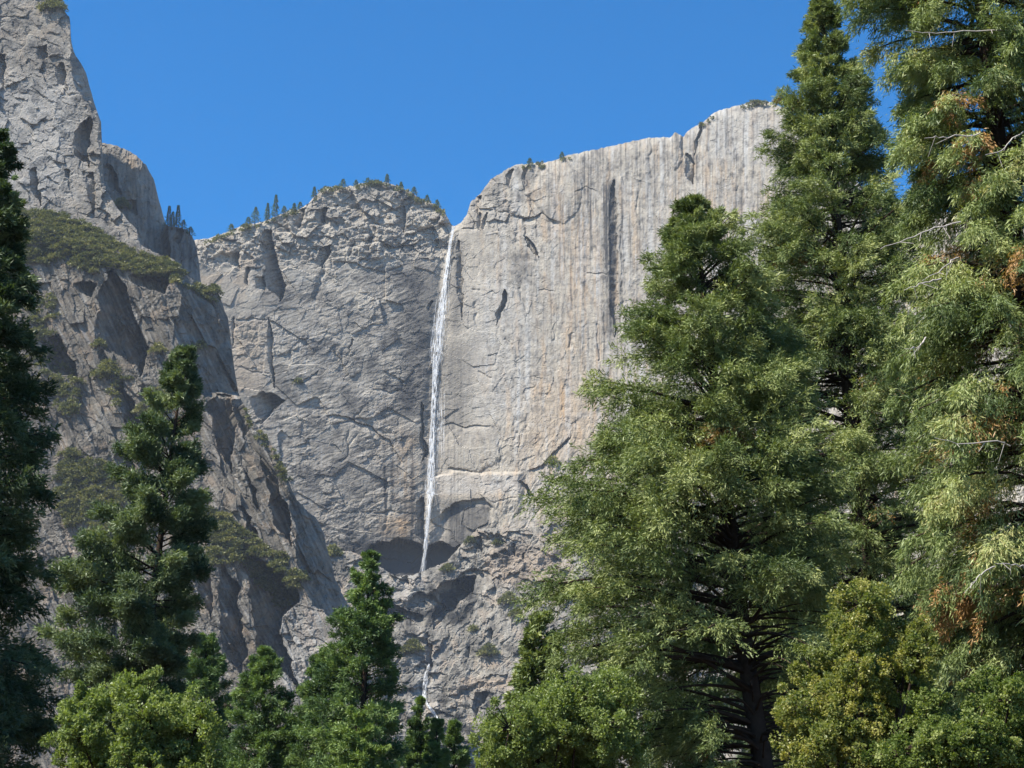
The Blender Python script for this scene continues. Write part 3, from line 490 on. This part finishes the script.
def conifer(name, label, cat, group, top_px, Y, prof, mat, seed, base_dx=0., nl=170, ks=9, m=34, bl=.28, bw=.07, rise=.25, droop=-.25, t0=.06, lam=.55, Htop=None, trunk_r=None,
            fan=.42, jit=.07, vert=.42, lumpy=.28, hang=.15, brown=0., gaps=.0, skip=None, full_limbs=True, tone_c=.45):
    """prof: list of (pixel row, left half-width px, right half-width px) down the crown"""
    rs = np.random.default_rng(seed)
    if Htop is None: top = at(top_px[0], top_px[1], Y)
    else: top = np.array([at(top_px[0], 300, Y)[0], Y, Htop])
    bx = top[0] + base_dx; bz = ground_z(bx, Y) - .15
    root = empty(name, (bx, Y, bz)); base = np.array([bx, Y, bz]); H = top[2] - bz
    tag(root, label, cat, group)
    zrow = np.array([at(top_px[0], p[0], Y)[2] for p in prof]); mpp = Y / F_ * 1.05
    if Htop is not None: zrow = np.concatenate([[Htop], zrow]); pl = np.array([[0, .3 / mpp, .3 / mpp]] + [list(p) for p in prof])
    else: pl = np.array(prof, float)
    o_ = np.argsort(zrow); zs = zrow[o_]; RL = pl[o_, 1] * mpp; RR = pl[o_, 2] * mpp
    def trunk_at(t): return base + (top - base) * np.asarray(t)[..., None] + np.stack([.012 * H * np.sin(np.asarray(t) * 5 + seed), .012 * H * np.cos(np.asarray(t) * 4 + seed), 0 * np.asarray(t)], -1) * (1 - np.asarray(t))[..., None]
    tr = trunk_r or H * .014; tt = np.linspace(0, 1, 26); paths = [trunk_at(tt)]; radii = [tr * (1 - tt) ** .8 + .02 + tr * .5 * np.exp(-tt * 60)]
    lv = Leaves()
    # limb bases: dense towards the top where they are short
    t = t0 + (1 - t0) * np.clip(rs.uniform(0, 1, nl), 0, .985); az = rs.uniform(0, 2 * math.pi, nl)
    P0 = trunk_at(t); z = P0[:, 2]; ca = np.cos(az)
    Rl = np.interp(z, zs, RL); Rr = np.interp(z, zs, RR); Rad = np.where(ca > 0, Rr * ca ** 2 + (Rl + Rr) / 2 * (1 - ca ** 2), Rl * ca ** 2 + (Rl + Rr) / 2 * (1 - ca ** 2))
    lump = 1 + lumpy * pn(az * 1.6 + seed, z / (H * .09), seed)
    Ln = Rad * rs.uniform(.72, 1.1, nl) * lump + .12
    if gaps > 0: keep = (pn(az * 1.3 + 9, z / (H * .06), seed + 5) > -.9 + gaps) | (t > .9); t, az, P0, Ln = t[keep], az[keep], P0[keep], Ln[keep]
    n = len(t); hdir = np.stack([np.cos(az), np.sin(az), 0 * az], 1); tone0 = tone_c + .22 * rs.normal(size=n)
    ri = rise + .25 * rs.normal(size=n) * .5 + .9 * t ** 4
    def limb(i, s):
        L = Ln[i]; return P0[i] + hdir[i] * (s * L)[:, None] + np.stack([0 * s, 0 * s, L * (ri[i] * s + droop * s * s)], 1)
    isb = rs.uniform(0, 1, n) < brown
    ss = np.linspace(0, .95, 6)
    for i in range(n):
        if Ln[i] > .5 and full_limbs:
            ii = np.full(6, i); pth = limb(ii, ss); paths.append(pth); radii.append((.012 + .022 * Ln[i]) * (1 - ss) ** .7 * .6 + .006)
    # side shoots
    idx = np.repeat(np.arange(n), np.clip((ks * (.35 + Ln / (np.median(Ln) + .01) * .65)).astype(int), 3, ks * 3)); N_ = len(idx)
    s = rs.uniform(.18, 1.0, N_) ** .75; c = limb(idx, s); c2 = limb(idx, np.minimum(s + .04, 1.1)); ld = unit(c2 - c)
    side = np.stack([-ld[:, 1], ld[:, 0], 0 * s], 1); side = unit(side) * rs.choice([-1., 1.], N_)[:, None]
    up = np.array([[0, 0, 1.]])
    sd = unit(ld * rs.uniform(.5, 1.1, N_)[:, None] + side * rs.uniform(.1, 1.1, N_)[:, None] + up * rs.normal(0, vert, N_)[:, None] - up * hang)
    sl_ = fan * Ln[idx] * (1.12 - s) + (fan * .35 + .1) * np.minimum(1, Ln[idx] / 1.6); sl_ *= rs.uniform(.6, 1.2, N_)
    if skip is not None:
        ok = skip(c, idx, s); idx, s, c, sd, sl_ = idx[ok], s[ok], c[ok], sd[ok], sl_[ok]; N_ = len(idx)
    tn = tone0[idx] + .13 * rs.normal(size=N_)
    k = np.repeat(np.arange(N_), m); q = rs.uniform(0, 1, len(k)) ** .8
    pos = c[k] + sd[k] * (q * sl_[k])[:, None] - up * (hang * q * q * sl_[k] * .9)[:, None] + rs.normal(0, jit, (len(k), 3)) * ((1.1 - .5 * q) * np.minimum(1.3, .35 + Ln[idx][k] * .5))[:, None]
    bd = unit(sd[k] * 1.0 + rs.normal(0, lam, (len(k), 3)) - up * hang * 1.2)
    tone = np.clip(tn[k] + .08 * rs.normal(size=len(k)), 0, .9)
    if brown > 0: tone = np.where(isb[idx][k] & (s[k] < .85), .97 + .03 * rs.uniform(size=len(k)), tone)
    lv.add(pos, bd, bl * rs.uniform(.6, 1.35, len(k)), bw * rs.uniform(.7, 1.3, len(k)), tone, rs)
    # leader
    nt_ = 160; qq = rs.uniform(.95, 1, nt_); tp = trunk_at(qq); lv.add(tp + rs.normal(0, .04, (nt_, 3)), unit(rs.normal(0, .6, (nt_, 3)) + up), bl, bw, .5, rs)
    V, Fc = tubes(paths, radii, 5); fs_mesh('trunk', V - base, Fc, M_BARK, root, smooth=True)
    lv.build('crown', mat, root); root['_n'] = 0; del root['_n']
    return root, limb, n, (t, az, Ln)

def clump_tree(name, label, cat, group, blobs, Y, mat, seed, leaf=.09, dens=900, spread=.3, trunk_px=None, ydepth=1.0, elong=1.1, tone_amp=.2):
    """broadleaf crown: blobs = (px, py, radius px, dY)"""
    rs = np.random.default_rng(seed); c0 = np.array([at(b[0], b[1], Y + b[3]) for b in blobs]); rad = np.array([b[2] * (Y + b[3]) / F_ for b in blobs])
    Yb = Y + ydepth; bx = at(trunk_px or np.mean([b[0] for b in blobs]), 600, Y)[0]; bz = ground_z(bx, Yb) - .1; base = np.array([bx, Yb, bz]); root = empty(name, base); tag(root, label, cat, group)
    lv = Leaves(); paths, radii = [], []
    for i, (c, r) in enumerate(zip(c0, rad)):
        fork = base + (c - base) * .35; fork[0] = base[0] + (c[0] - base[0]) * .25
        ss = np.linspace(0, 1, 9)[:, None]; P = (1 - ss) ** 2 * base + 2 * ss * (1 - ss) * fork + ss ** 2 * c + np.sin(ss * 3.14) * rs.normal(0, .25, 3) * np.array([1, 1, .2]) + np.sin(ss * 9 + i) * .06; rr0 = max(.012, .0035 * (c[2] - bz))
        paths.append(P); radii.append(rr0 * (1 - ss[:, 0]) + .02)
        nsub = 40; d = unit(rs.normal(size=(nsub, 3))); sub = c + d * r * rs.uniform(.35, 1.15, nsub)[:, None]; sr = r * rs.uniform(.12, .34, nsub)
        for q in range(nsub):
            s1 = np.linspace(0, 1, 4)[:, None]; paths.append(c + (sub[q] - c) * s1); radii.append(np.array([.03, .02, .012, .006]) * (r / 1.2 + .2))
        nn = int(dens); k = rs.integers(0, nsub, nn); dd = unit(rs.normal(size=(nn, 3))); p = sub[k] + dd * (sr[k] * rs.uniform(.3, 1.05, nn) ** .6)[:, None]
        tone = .5 + tone_amp * rs.normal(size=nsub)[k] + .15 * rs.normal(size=nn)
        lv.add(p, unit(dd * .6 + rs.normal(0, .7, (nn, 3))), leaf * elong * rs.uniform(.7, 1.3, nn), leaf * rs.uniform(.6, 1.1, nn), tone, rs)
    V, Fc = tubes(paths, radii, 5); fs_mesh('trunk', V - base, Fc, M_BARK, root, smooth=True); lv.build('crown', mat, root); return root

# --- right group of cedars
near, limbN, nN, infoN = conifer('incense_cedar', 'near cedar with drooping pale sprays, brown patches and dead twigs at the right edge', 'tree', 'large cedars on the right', (1015, 0), 27, 
    [(-120, 110, 90), (0, 128, 120), (50, 112, 130), (90, 100, 140), (180, 94, 140), (250, 125, 150), (400, 128, 150), (480, 134, 150), (560, 125, 150), (640, 95, 150), (700, 50, 150), (768, 20, 120), (850, 10, 60)], M_NEAR, 101,
    nl=600, ks=21, m=74, bl=.115, bw=.018, rise=.12, droop=-.36, t0=.16, lam=.6, Htop=26.0, trunk_r=.3, fan=.36, jit=.05, hang=.36, brown=.14, vert=.3)
conifer('incense_cedar', 'tall pointed cedar reaching the top of the picture, left of the near cedar', 'tree', 'large cedars on the right', (822, -4), 56,
    [(0, 3, 3), (30, 16, 16), (60, 24, 22), (100, 34, 34), (150, 54, 46), (200, 76, 62), (260, 98, 76), (330, 114, 82), (400, 125, 78), (480, 135, 85), (560, 130, 95), (640, 120, 100), (768, 110, 100), (900, 40, 40)], M_CEDAR, 102,
    nl=680, ks=17, m=64, bl=.17, bw=.032, fan=.5, rise=.25, droop=-.25, t0=.12, trunk_r=.5, base_dx=.3, hang=.15, gaps=.3, brown=.01, skip=lambda c, i, s: ~((c[:, 2] < at(800, 385, 56)[2]) & (c[:, 2] > at(800, 600, 56)[2]) & (c[:, 0] > 10.2) & (c[:, 1] < 57) & (pn(c[:, 0] * .7, c[:, 2] * .7, 9) > .12)))
conifer('incense_cedar', 'broad dense cedar with lower top between waterfall and tallest cedar, dark leaning trunk', 'tree', 'large cedars on the right', (692, 203), 46,
    [(205, 3, 3), (225, 16, 18), (260, 34, 40), (300, 55, 60), (350, 78, 80), (400, 98, 90), (440, 122, 95), (480, 142, 95), (540, 182, 90), (590, 200, 80), (640, 196, 70), (700, 140, 60), (768, 90, 55), (860, 40, 30)], M_CEDAR, 103,
    nl=560, ks=18, m=66, bl=.15, bw=.029, fan=.5, rise=.28, droop=-.25, t0=.12, trunk_r=.36, base_dx=1.9, hang=.15, gaps=.52, brown=.01, tone_c=.45, skip=lambda c, i, s: ~((c[:, 2] < at(700, 610, 46)[2]) & (c[:, 0] > 3.6) & (c[:, 1] < 46.8) & ((pn(c[:, 0] * .7, c[:, 2] * .7, 9) > .0) | ((np.abs(c[:, 0] - 6.95 + (c[:, 2] - 5.5) * .08) < .75) & (c[:, 1] < 46.3)))))
conifer('young_cedar', 'slim green young cedar at the lower left of the big cedars', 'tree', None, (541, 616), 60,
    [(616, 2, 2), (650, 12, 13), (700, 24, 26), (768, 40, 40), (850, 40, 40)], M_CEDAR, 104, nl=260, ks=10, m=28, bl=.24, bw=.075, rise=.3, t0=.08, tone_c=.5)
for lab, tp, Y, pr, sd_ in (('cedar glimpsed in the gap between the two big cedars, low down', (792, 540), 74, [(540, 4, 4), (600, 26, 26), (680, 48, 48), (768, 66, 66), (900, 60, 60)], 131),
    ('dark cedar glimpsed behind the leaning trunk of the broad cedar', (680, 585), 80, [(585, 4, 4), (640, 24, 24), (700, 46, 46), (768, 62, 62), (880, 60, 60)], 132),
    ('cedar glimpsed behind the yellowing tree, under the near cedar', (884, 520), 68, [(520, 4, 4), (600, 34, 34), (680, 56, 56), (768, 70, 70), (900, 60, 60)], 133)):
    conifer('incense_cedar', lab, 'tree', 'cedars behind the large ones', tp, Y, pr, M_PINE, sd_, nl=260, ks=11, m=36, bl=.25, bw=.065, rise=.25, droop=-.25, t0=.08, tone_c=.4)
# --- left group
conifer('dark_conifer', 'very dark tall conifer filling the left edge', 'tree', None, (-4, 128), 50,
    [(130, 2, 3), (170, 10, 18), (210, 30, 26), (260, 45, 36), (350, 70, 56), (430, 80, 72), (500, 90, 84), (600, 100, 86), (700, 110, 98), (768, 110, 104), (880, 60, 60)], M_PINE, 105,
    nl=420, ks=13, m=52, bl=.2, bw=.05, fan=.5, rise=.15, droop=-.2, t0=.06, trunk_r=.35, hang=.1, gaps=.2, tone_c=.3)
conifer('tall_pine', 'clumpy dark pine standing in front of the left spur', 'tree', None, (186, 352), 72,
    [(354, 3, 3), (380, 13, 12), (420, 24, 20), (460, 36, 26), (500, 55, 32), (540, 66, 36), (580, 80, 44), (620, 84, 40), (660, 92, 34), (700, 70, 30), (760, 20, 10)], M_PINE, 106,
    nl=240, ks=15, m=70, bl=.22, bw=.055, rise=.3, droop=-.12, t0=.25, trunk_r=.3, base_dx=-2.0, hang=-.1, gaps=.4, jit=.12, lam=.9, fan=.36, tone_c=.55)
small = [
 ('slender dark fir left of two, between the leafy tree and the pointed fir', (207, 638), 105, [(638, 2, 2), (660, 12, 12), (690, 22, 22), (730, 34, 30), (768, 40, 36), (850, 40, 40)], 107, .4),
 ('pointed fir with sunlit left side just right of the slender fir', (266, 652), 98, [(652, 2, 2), (680, 14, 14), (710, 24, 24), (740, 32, 30), (768, 38, 34), (850, 40, 36)], 108, .5),
 ('tallest fir of the middle group, left of the low cascade', (369, 554), 92, [(556, 2, 2), (590, 15, 14), (630, 27, 25), (660, 36, 28), (700, 46, 30), (740, 56, 34), (768, 60, 38), (850, 50, 46)], 109, .5),
 ('fir half hidden on the left flank of the tallest fir', (326, 652), 97, [(654, 3, 2), (680, 14, 12), (710, 26, 22), (740, 36, 30), (768, 44, 36), (850, 44, 40)], 110, .5),
 ('little bright green fir in front of the tallest fir', (357, 712), 84, [(712, 2, 2), (735, 16, 14), (768, 28, 26), (830, 30, 30)], 111, .85),
 ('dull green fir left of the two smallest, below the cascade', (421, 700), 100, [(700, 1, 1), (725, 7, 7), (768, 16, 14), (840, 26, 26)], 112, .5),
 ('bright narrow fir, middle one of three below the cascade', (437, 722), 96, [(722, 1, 1), (745, 5, 5), (768, 11, 10), (840, 24, 24)], 113, .8),
 ('rounder small fir, rightmost of three below the cascade', (455, 723), 99, [(723, 1, 1), (745, 7, 7), (768, 12, 12), (840, 24, 24)], 114, .55)]
for lab, tp, Y, pr, sd_, tc in small:
    conifer('fir', lab, 'fir tree', 'firs along the lower edge', tp, Y, pr, M_FIR, sd_, nl=330 if tp[1] < 690 else 200, ks=12, m=44, bl=.22, bw=.06, fan=.4 if tp[1] < 690 else .22, lumpy=.14 if tp[1] < 690 else .05, rise=.3, droop=-.2, t0=.05, hang=0., jit=.1, tone_c=tc)
# unseen neighbours left of the frame keep the dark conifer in shade
conifer('dark_conifer', 'tall conifer just outside the left edge', 'tree', None, (-170, 20), 44, [(20, 3, 3), (100, 40, 40), (250, 90, 90), (500, 120, 110), (768, 130, 110), (900, 60, 60)], M_PINE, 115, nl=170, ks=10, m=22, bl=.32, bw=.1, t0=.06, gaps=.1, tone_c=.3)
rs = np.random.default_rng(5)
def scat(n, x0, y0, x1, y1, r0, r1, dy, f=None):
    out = []
    while len(out) < n:
        x, y = rs.uniform(x0, x1), rs.uniform(y0, y1)
        if f is None or f(x, y): out.append((x, y, rs.uniform(r0, r1), rs.uniform(-dy, dy)))
    return out
clump_tree('leafy_tree', 'yellow green broadleaf tree at the lower left', 'tree', None, scat(32, 75, 690, 205, 810, 18, 30, 2.0, lambda x, y: y > ip(x, [(60, 720), (95, 688), (140, 690), (180, 708), (215, 745)])), 38, M_BROAD, 21, leaf=.05, dens=5500, elong=1.6)
clump_tree('leafy_tree', 'soft green broadleaf tree left of the big cedar foot', 'tree', None, scat(40, 495, 672, 625, 810, 18, 32, 2.2, lambda x, y: y > ip(x, [(490, 745), (520, 690), (560, 672), (600, 680), (640, 700)])), 42, M_BROAD, 22, leaf=.05, dens=5500, elong=1.6, tone_amp=.15)
clump_tree('yellowing_tree', 'small tree with yellowing leaves under the cedars at the lower right', 'tree', None, [(858, 640, 20, -1), (862, 675, 22, -1.2), (858, 715, 24, -1.2), (866, 750, 24, -1.2)] + scat(38, 795, 590, 920, 810, 18, 32, 1.2, lambda x, y: y > ip(x, [(790, 720), (812, 660), (850, 600), (880, 606), (920, 640)])), 23, M_YELLOW, 23, leaf=.034, dens=5200)
clump_tree('oak_sapling', 'glossy dark green leafy sapling in the lower right corner', 'tree', None, scat(22, 880, 690, 1040, 820, 18, 32, 1.2, lambda x, y: y > ip(x, [(880, 740), (930, 690), (1024, 690)])), 21, M_OAK, 24, leaf=.034, dens=5200)

# dead bleached twigs of the near cedar
tw = [[(905, 31), (935, 33), (965, 31), (1024, 30)], [(985, 155), (1000, 152), (1012, 140), (1022, 132)], [(880, 249), (905, 240), (930, 230), (960, 222)], [(920, 282), (940, 270), (950, 262), (958, 258)],
      [(905, 350), (920, 346), (925, 338)], [(935, 438), (960, 444), (1000, 440), (1010, 446)], [(970, 586), (980, 575), (995, 566)], [(995, 563), (1010, 564), (1030, 566)], [(905, 290), (920, 284), (940, 280)], [(925, 137), (945, 138), (980, 134)]]
for k, pts in enumerate(tw):
    Yk = 24.2 - (k % 3) * .25; P = np.array([at(a, b, Yk + .35 * j) for j, (a, b) in enumerate(pts)])
    u0 = np.linspace(0, len(pts) - 1, 12); Q = np.stack([np.interp(u0, np.arange(len(pts)), P[:, c]) for c in range(3)], 1); Q += np.random.default_rng(k).normal(0, .012, Q.shape)
    paths = [Q]; radii = [np.linspace(.005, .013, 12)]
    for j in (3, 6, 9):
        e = Q[j] + np.array([rs.normal(0, .12), rs.normal(0, .1), -rs.uniform(.05, .3)]); paths.append(np.linspace(Q[j], e, 4)); radii.append(np.linspace(.006, .003, 4))
    V, Fc = tubes(paths, radii, 5); fs_mesh('dead_limb', V - np.array(near.location), Fc, M_DEAD, near, smooth=True)

# ------------------------------------------------------------ shrubs on the rock and skyline trees
def scrub(pts, depth, size, seed, dens=110, squash=.75, leafpx=1.7):
    rs = np.random.default_rng(seed); lv = Leaves()
    for (x, y), r in zip(pts, size):
        D = float(depth(np.array([[x]]), np.array([[y]]))[0, 0]); mp = D / F_; c = at(x, y, D - r * mp * .3); R_ = r * mp
        n = int(dens * (r / 4) ** 2) + 20; dd = unit(rs.normal(size=(n, 3))); dd[:, 2] = np.abs(dd[:, 2]) * 1.0 - .25; p = c + dd * R_ * rs.uniform(.45, 1.05, n)[:, None] * np.array([1, 1, squash])
        p = p + R_ * .25 * np.stack([pn(dd[:, 0] * 3 + x, dd[:, 2] * 3 + y, seed)] * 3, 1)
        tone = .5 + .2 * rs.normal() + .18 * rs.normal(size=n); s_ = leafpx * mp
        lv.add(p, unit(dd + rs.normal(0, .6, (n, 3))), s_ * rs.uniform(.7, 1.5, n) * 1.4, s_ * rs.uniform(.5, 1., n), tone, rs)
    return lv
def inpoly(x, y, poly):
    c = False; n = len(poly); j = n - 1
    for i in range(n):
        xi, yi = poly[i]; xj, yj = poly[j]
        if (yi > y) != (yj > y) and x < (xj - xi) * (y - yi) / (yj - yi) + xi: c = not c
        j = i
    return c
def patch(poly, n, r0, r1, seed):
    rs = np.random.default_rng(seed); a = np.array(poly); out = []; sz = []
    while len(out) < n:
        x, y = rs.uniform(a[:, 0].min(), a[:, 0].max()), rs.uniform(a[:, 1].min(), a[:, 1].max())
        if inpoly(x, y, poly): out.append((x, y)); sz.append(rs.uniform(r0, r1))
    return out, sz
topA = [(x, float(ip(x, SKY_A)) + 2) for x in range(-30, 205, 8)] + [(220, 298), (216, 303), (202, 298), (192, 290), (165, 278), (139, 274), (108, 268), (94, 272), (63, 262), (20, 264), (-30, 266)]
class Rt: location = (0, 0, 0)
def stuff(lv, name, label):
    V = np.concatenate(lv.V).reshape(-1, 3); n = len(V) // 4
    o = fs_mesh(name, V, np.arange(n * 4).reshape(n, 4), M_SHRUB, tone=np.clip(np.concatenate(lv.T), 0, 1)); return tag(o, label, None, None, 'stuff')
P1, S1 = patch(topA, 900, 2.2, 6, 1); stuff(scrub(P1, d_butt, S1, 1, 90), 'scrub', 'olive scrub covering the sloping top of the left spur')
P2, S2 = patch([(60, 450), (85, 452), (110, 465), (130, 490), (135, 530), (120, 545), (75, 535), (55, 500)], 260, 3, 6.5, 2); stuff(scrub(P2, d_butt, S2, 2, 80), 'scrub', 'grey green scrub on the spur left of the clumpy pine')
P6, S6 = patch([(150, 395), (165, 380), (175, 420), (160, 460), (140, 440), (112, 400), (100, 372), (118, 366)], 70, 2.5, 5.5, 9); stuff(scrub(P6, d_butt, S6, 9, 80), 'scrub', 'scattered scrub on the spur behind the top of the clumpy pine')
P3, S3 = patch([(196, 512), (218, 510), (245, 530), (270, 548), (290, 560), (298, 585), (300, 600), (278, 608), (266, 592), (242, 562), (215, 566), (198, 535)], 240, 3.5, 7.5, 3); stuff(scrub(P3, d_butt, S3, 3, 80), 'scrub', 'band of scrub running down the middle of the spur right of the pine')
P4, S4 = patch([(30, 300), (55, 290), (58, 340), (80, 380), (75, 420), (40, 400), (25, 350)], 120, 3, 6, 4); stuff(scrub(P4, d_butt, S4, 4, 70), 'scrub', 'dark scrub in the gully beside the left edge conifer')
P5, S5 = patch([(242, 401), (252, 420), (270, 442), (290, 480), (285, 484), (262, 446), (245, 418)], 34, 1.2, 2.6, 6); stuff(scrub(P5, d_butt, S5, 6, 80), 'scrub', 'thin line of scrub along the right edge of the spur')
sk = []; ss_ = []
rk = np.random.default_rng(77)
for x in np.concatenate([rk.uniform(205, 318, 34), rk.uniform(318, 345, 12), rk.normal(372, 12, 26), rk.uniform(395, 445, 22), rk.uniform(520, 570, 12), rk.uniform(700, 712, 5), rk.normal(757, 7, 16)]):
    sk.append((x, float(ip(x, SKY_MAIN)) + rk.uniform(.2, 5))); ss_.append(rk.uniform(.5, 2.2))
stuff(scrub(sk, d_main, ss_, 8, 90), 'scrub', 'low dark scrub along the rim of the high cliff')
def shrub(x, y, r, depth, seed, label, sq=.85):
    lv = scrub([(x + dx * r, y + dy * r) for dx, dy in ((0, 0), (-.5, .2), (.5, .15), (.1, -.4))], depth, [r * .7] * 4, seed, 130, sq)
    D = float(depth(np.array([[x]]), np.array([[y + r * .6]]))[0, 0]); b = at(x, y + r * .6, D); root = empty('shrub', b); tag(root, label, 'shrub', 'shrubs growing on the rock')
    lv.build('crown', M_SHRUB, root); c = at(x, y, D - r * D / F_ * .3); V, Fc = tubes([np.linspace(b, c, 4)], [np.linspace(.4, .15, 4)], 5); fs_mesh('trunk', V - b, Fc, M_BARK, root)
for i, (x, y, r, dp, lab) in enumerate([
 (107, 372, 14, d_butt, 'largest grey green shrub in the shaded gully of the left spur'), (99, 345, 7, d_butt, 'small shrub just above the largest gully shrub on the left spur'),
 (158, 350, 8, d_butt, 'olive shrub left of the tip of the clumpy pine'), (200, 346, 6, d_butt, 'dark shrub on the shaded wall right of the pine tip'),
 (213, 291, 8, d_butt, 'rounded green shrub at the right end of the spur top'), (332, 553, 9, d_apron, 'green shrub on the ledge right of the foot of the spur'),
 (447, 569, 6, d_apron, 'brown green shrub right beside the foot of the waterfall'), (470, 541, 5, d_apron, 'shrub on the upper rim of the rock apron right of the waterfall'),
 (508, 600, 9, d_apron, 'big dark shrub high on the right side of the rock apron'), (516, 614, 6, d_apron, 'smaller shrub just below the big dark shrub on the rock apron'),
 (488, 652, 9, d_apron, 'wide grey shrub in the middle of the slab right of the cascade'), (473, 629, 4, d_apron, 'tiny shrub on the slab below the apron cleft'),
 (412, 648, 10, d_apron, 'pale green bush left of the cascade above the fir'), (497, 543, 4, d_apron, 'small dark shrub under the top ledge of the rock apron'),
 (552, 462, 6, d_main, 'shrub on the sloping ledge near the left side of the big cedar'), (298, 382, 4, d_main, 'small green shrub in a crack of the wall right of the spur'),
 (52, 6, 13, d_tower, 'bushy green shrub on top of the tower in the top left corner'), (121, 205, 8, d_far, 'dark green shrub in the notch between tower and shoulder'),
 (277, 570, 8, d_butt, 'sunlit green shrub at the lower end of the scrub band'), (301, 578, 8, d_butt, 'brownish shrub at the foot of the shaded spur wall')]):
    shrub(x, y, r, dp, 300 + i, lab)

def mini_tree(x, ytop, ybase, w, depth, sky_pts, seed, label, name='rim_conifer'):
    rs = np.random.default_rng(seed); D = float(depth(np.array([[x]]), np.array([[ybase]]))[0, 0]); mp = D / F_ * 1.1
    b = at(x, ybase, D + 2); tz = at(x, ytop, D + 2); root = empty(name, b); tag(root, label, 'tree', 'conifers along the cliff rim'); H = tz[2] - b[2]
    V, Fc = tubes([np.linspace(b - np.array([0, 0, 2.]), tz, 5)], [np.linspace(.55, .08, 5)], 5); fs_mesh('trunk', V - b, Fc, M_BARK, root)
    lv = Leaves(); n = int(45 * (ybase - ytop)); t = rs.uniform(.12, 1, n); az = rs.uniform(0, 6.283, n); lump = np.clip(1 + 1.1 * pn(az * .8, t * 9, seed), .15, 2)
    r = 1.3 * w * mp * (1 - t) ** .95 * rs.uniform(.2, 1, n) * lump + .1; P = b + np.stack([r * np.cos(az), r * np.sin(az), t * H - .15 * r], 1); d = unit(np.stack([np.cos(az), np.sin(az), rs.normal(-.1, .4, n)], 1))
    lv.add(P, d, mp * 1.3, mp * .6, .12 + .12 * rs.normal(size=n), rs); lv.build('crown', M_FIR, root)
mt = [(172, 212, 228, 3.4, d_far, SKY_C, 'shorter bushy conifer squeezed between the twin conifers'), (183, 220, 230, 4, d_far, SKY_C, 'low bushy tree right of the twin conifers'), (190, 227, 235, 4.5, d_far, SKY_C, 'lowest bush at the right edge of the shoulder knoll'),
 (248, 217, 226, 3.5, d_main, SKY_MAIN, 'low bushy tree just left of the broadest rim conifer'), (284, 206, 214, 3.5, d_main, SKY_MAIN, 'squat tree just right of the tallest rim conifer'), (368, 178, 184, 5, d_main, SKY_MAIN, 'flat topped bushy tree left of the summit tree'), (414, 187, 195, 4, d_main, SKY_MAIN, 'rounded tree on the right shoulder of the summit'), (427, 195, 203, 3.2, d_main, SKY_MAIN, 'small tree halfway down from summit to waterfall lip'),
 (168, 206, 228, 3, d_far, SKY_C, 'left one of the twin thin conifers on the shoulder knoll'), (177, 205, 229, 3, d_far, SKY_C, 'right one of the twin thin conifers on the shoulder knoll'),
 (231, 224, 233, 4, d_main, SKY_MAIN, 'bushy little conifer low on the rim right of the sky notch'), (255, 207, 224, 5, d_main, SKY_MAIN, 'broadest conifer on the left part of the rim'), (267, 203, 222, 2.4, d_main, SKY_MAIN, 'thin conifer between the broad and the tallest rim trees'),
 (275, 195, 219, 3.8, d_main, SKY_MAIN, 'tallest conifer on the left part of the rim'), (294, 203, 211, 2, d_main, SKY_MAIN, 'tiny spire on the rim right of the tallest rim tree'), (300, 202, 210, 3.4, d_main, SKY_MAIN, 'small rounded conifer on the rim right of the tiny spire'),
 (314, 187, 199, 2.3, d_main, SKY_MAIN, 'narrow dark conifer at the steep step of the rim'), (343, 179, 189, 4.5, d_main, SKY_MAIN, 'wide low tree on the left side of the rounded summit'), (387, 174, 184, 2.5, d_main, SKY_MAIN, 'small upright tree on top of the rounded summit'),
 (401, 182, 189, 2, d_main, SKY_MAIN, 'tiny tree right of the summit tree'), (437, 200, 208, 3.5, d_main, SKY_MAIN, 'little tree on the rim left of the waterfall lip'), (530, 158, 166, 4, d_main, SKY_MAIN, 'low bushy tree on the rim right of the waterfall'),
 (562, 152, 159, 3, d_main, SKY_MAIN, 'small tree on the smooth curved rim right of the waterfall'), (356, 180, 187, 3, d_main, SKY_MAIN, 'low tree just right of the wide low summit tree')]
for i, a in enumerate(mt): mini_tree(*a[:6], 400 + i, a[6])
# faint bluish trees behind the left edge conifer
conifer('distant_fir', 'hazy blue green fir behind the left edge conifer', 'fir tree', None, (8, 138), 180, [(140, 2, 2), (170, 8, 8), (210, 14, 14), (260, 22, 20), (350, 30, 26), (500, 40, 30), (768, 40, 36)], M_FIR, 120, nl=170, ks=8, m=18, bl=.5, bw=.16, t0=.2, tone_c=.5)

# ------------------------------------------------------------ haze
def haze(x0, x1, y0, y1, z0, z1):
    v = np.array([[x, y, z] for x in (x0, x1) for y in (y0, y1) for z in (z0, z1)], float)
    f = np.array([[0, 1, 3, 2], [4, 6, 7, 5], [0, 4, 5, 1], [2, 3, 7, 6], [0, 2, 6, 4], [1, 5, 7, 3]])
    m, t, out = newmat('air'); p = N(t, 'ShaderNodeVolumePrincipled'); p.inputs['Density'].default_value = HAZE; p.inputs['Color'].default_value = (.72, .84, 1, 1); p.inputs['Anisotropy'].default_value = .1
    t.links.new(p.outputs[0], out.inputs['Volume']); o = fs_mesh('haze', v, f, m); tag(o, kind='stuff')
if HAZE > 0: haze(-12200, 12200, -12200, 12200, -25, 1250)
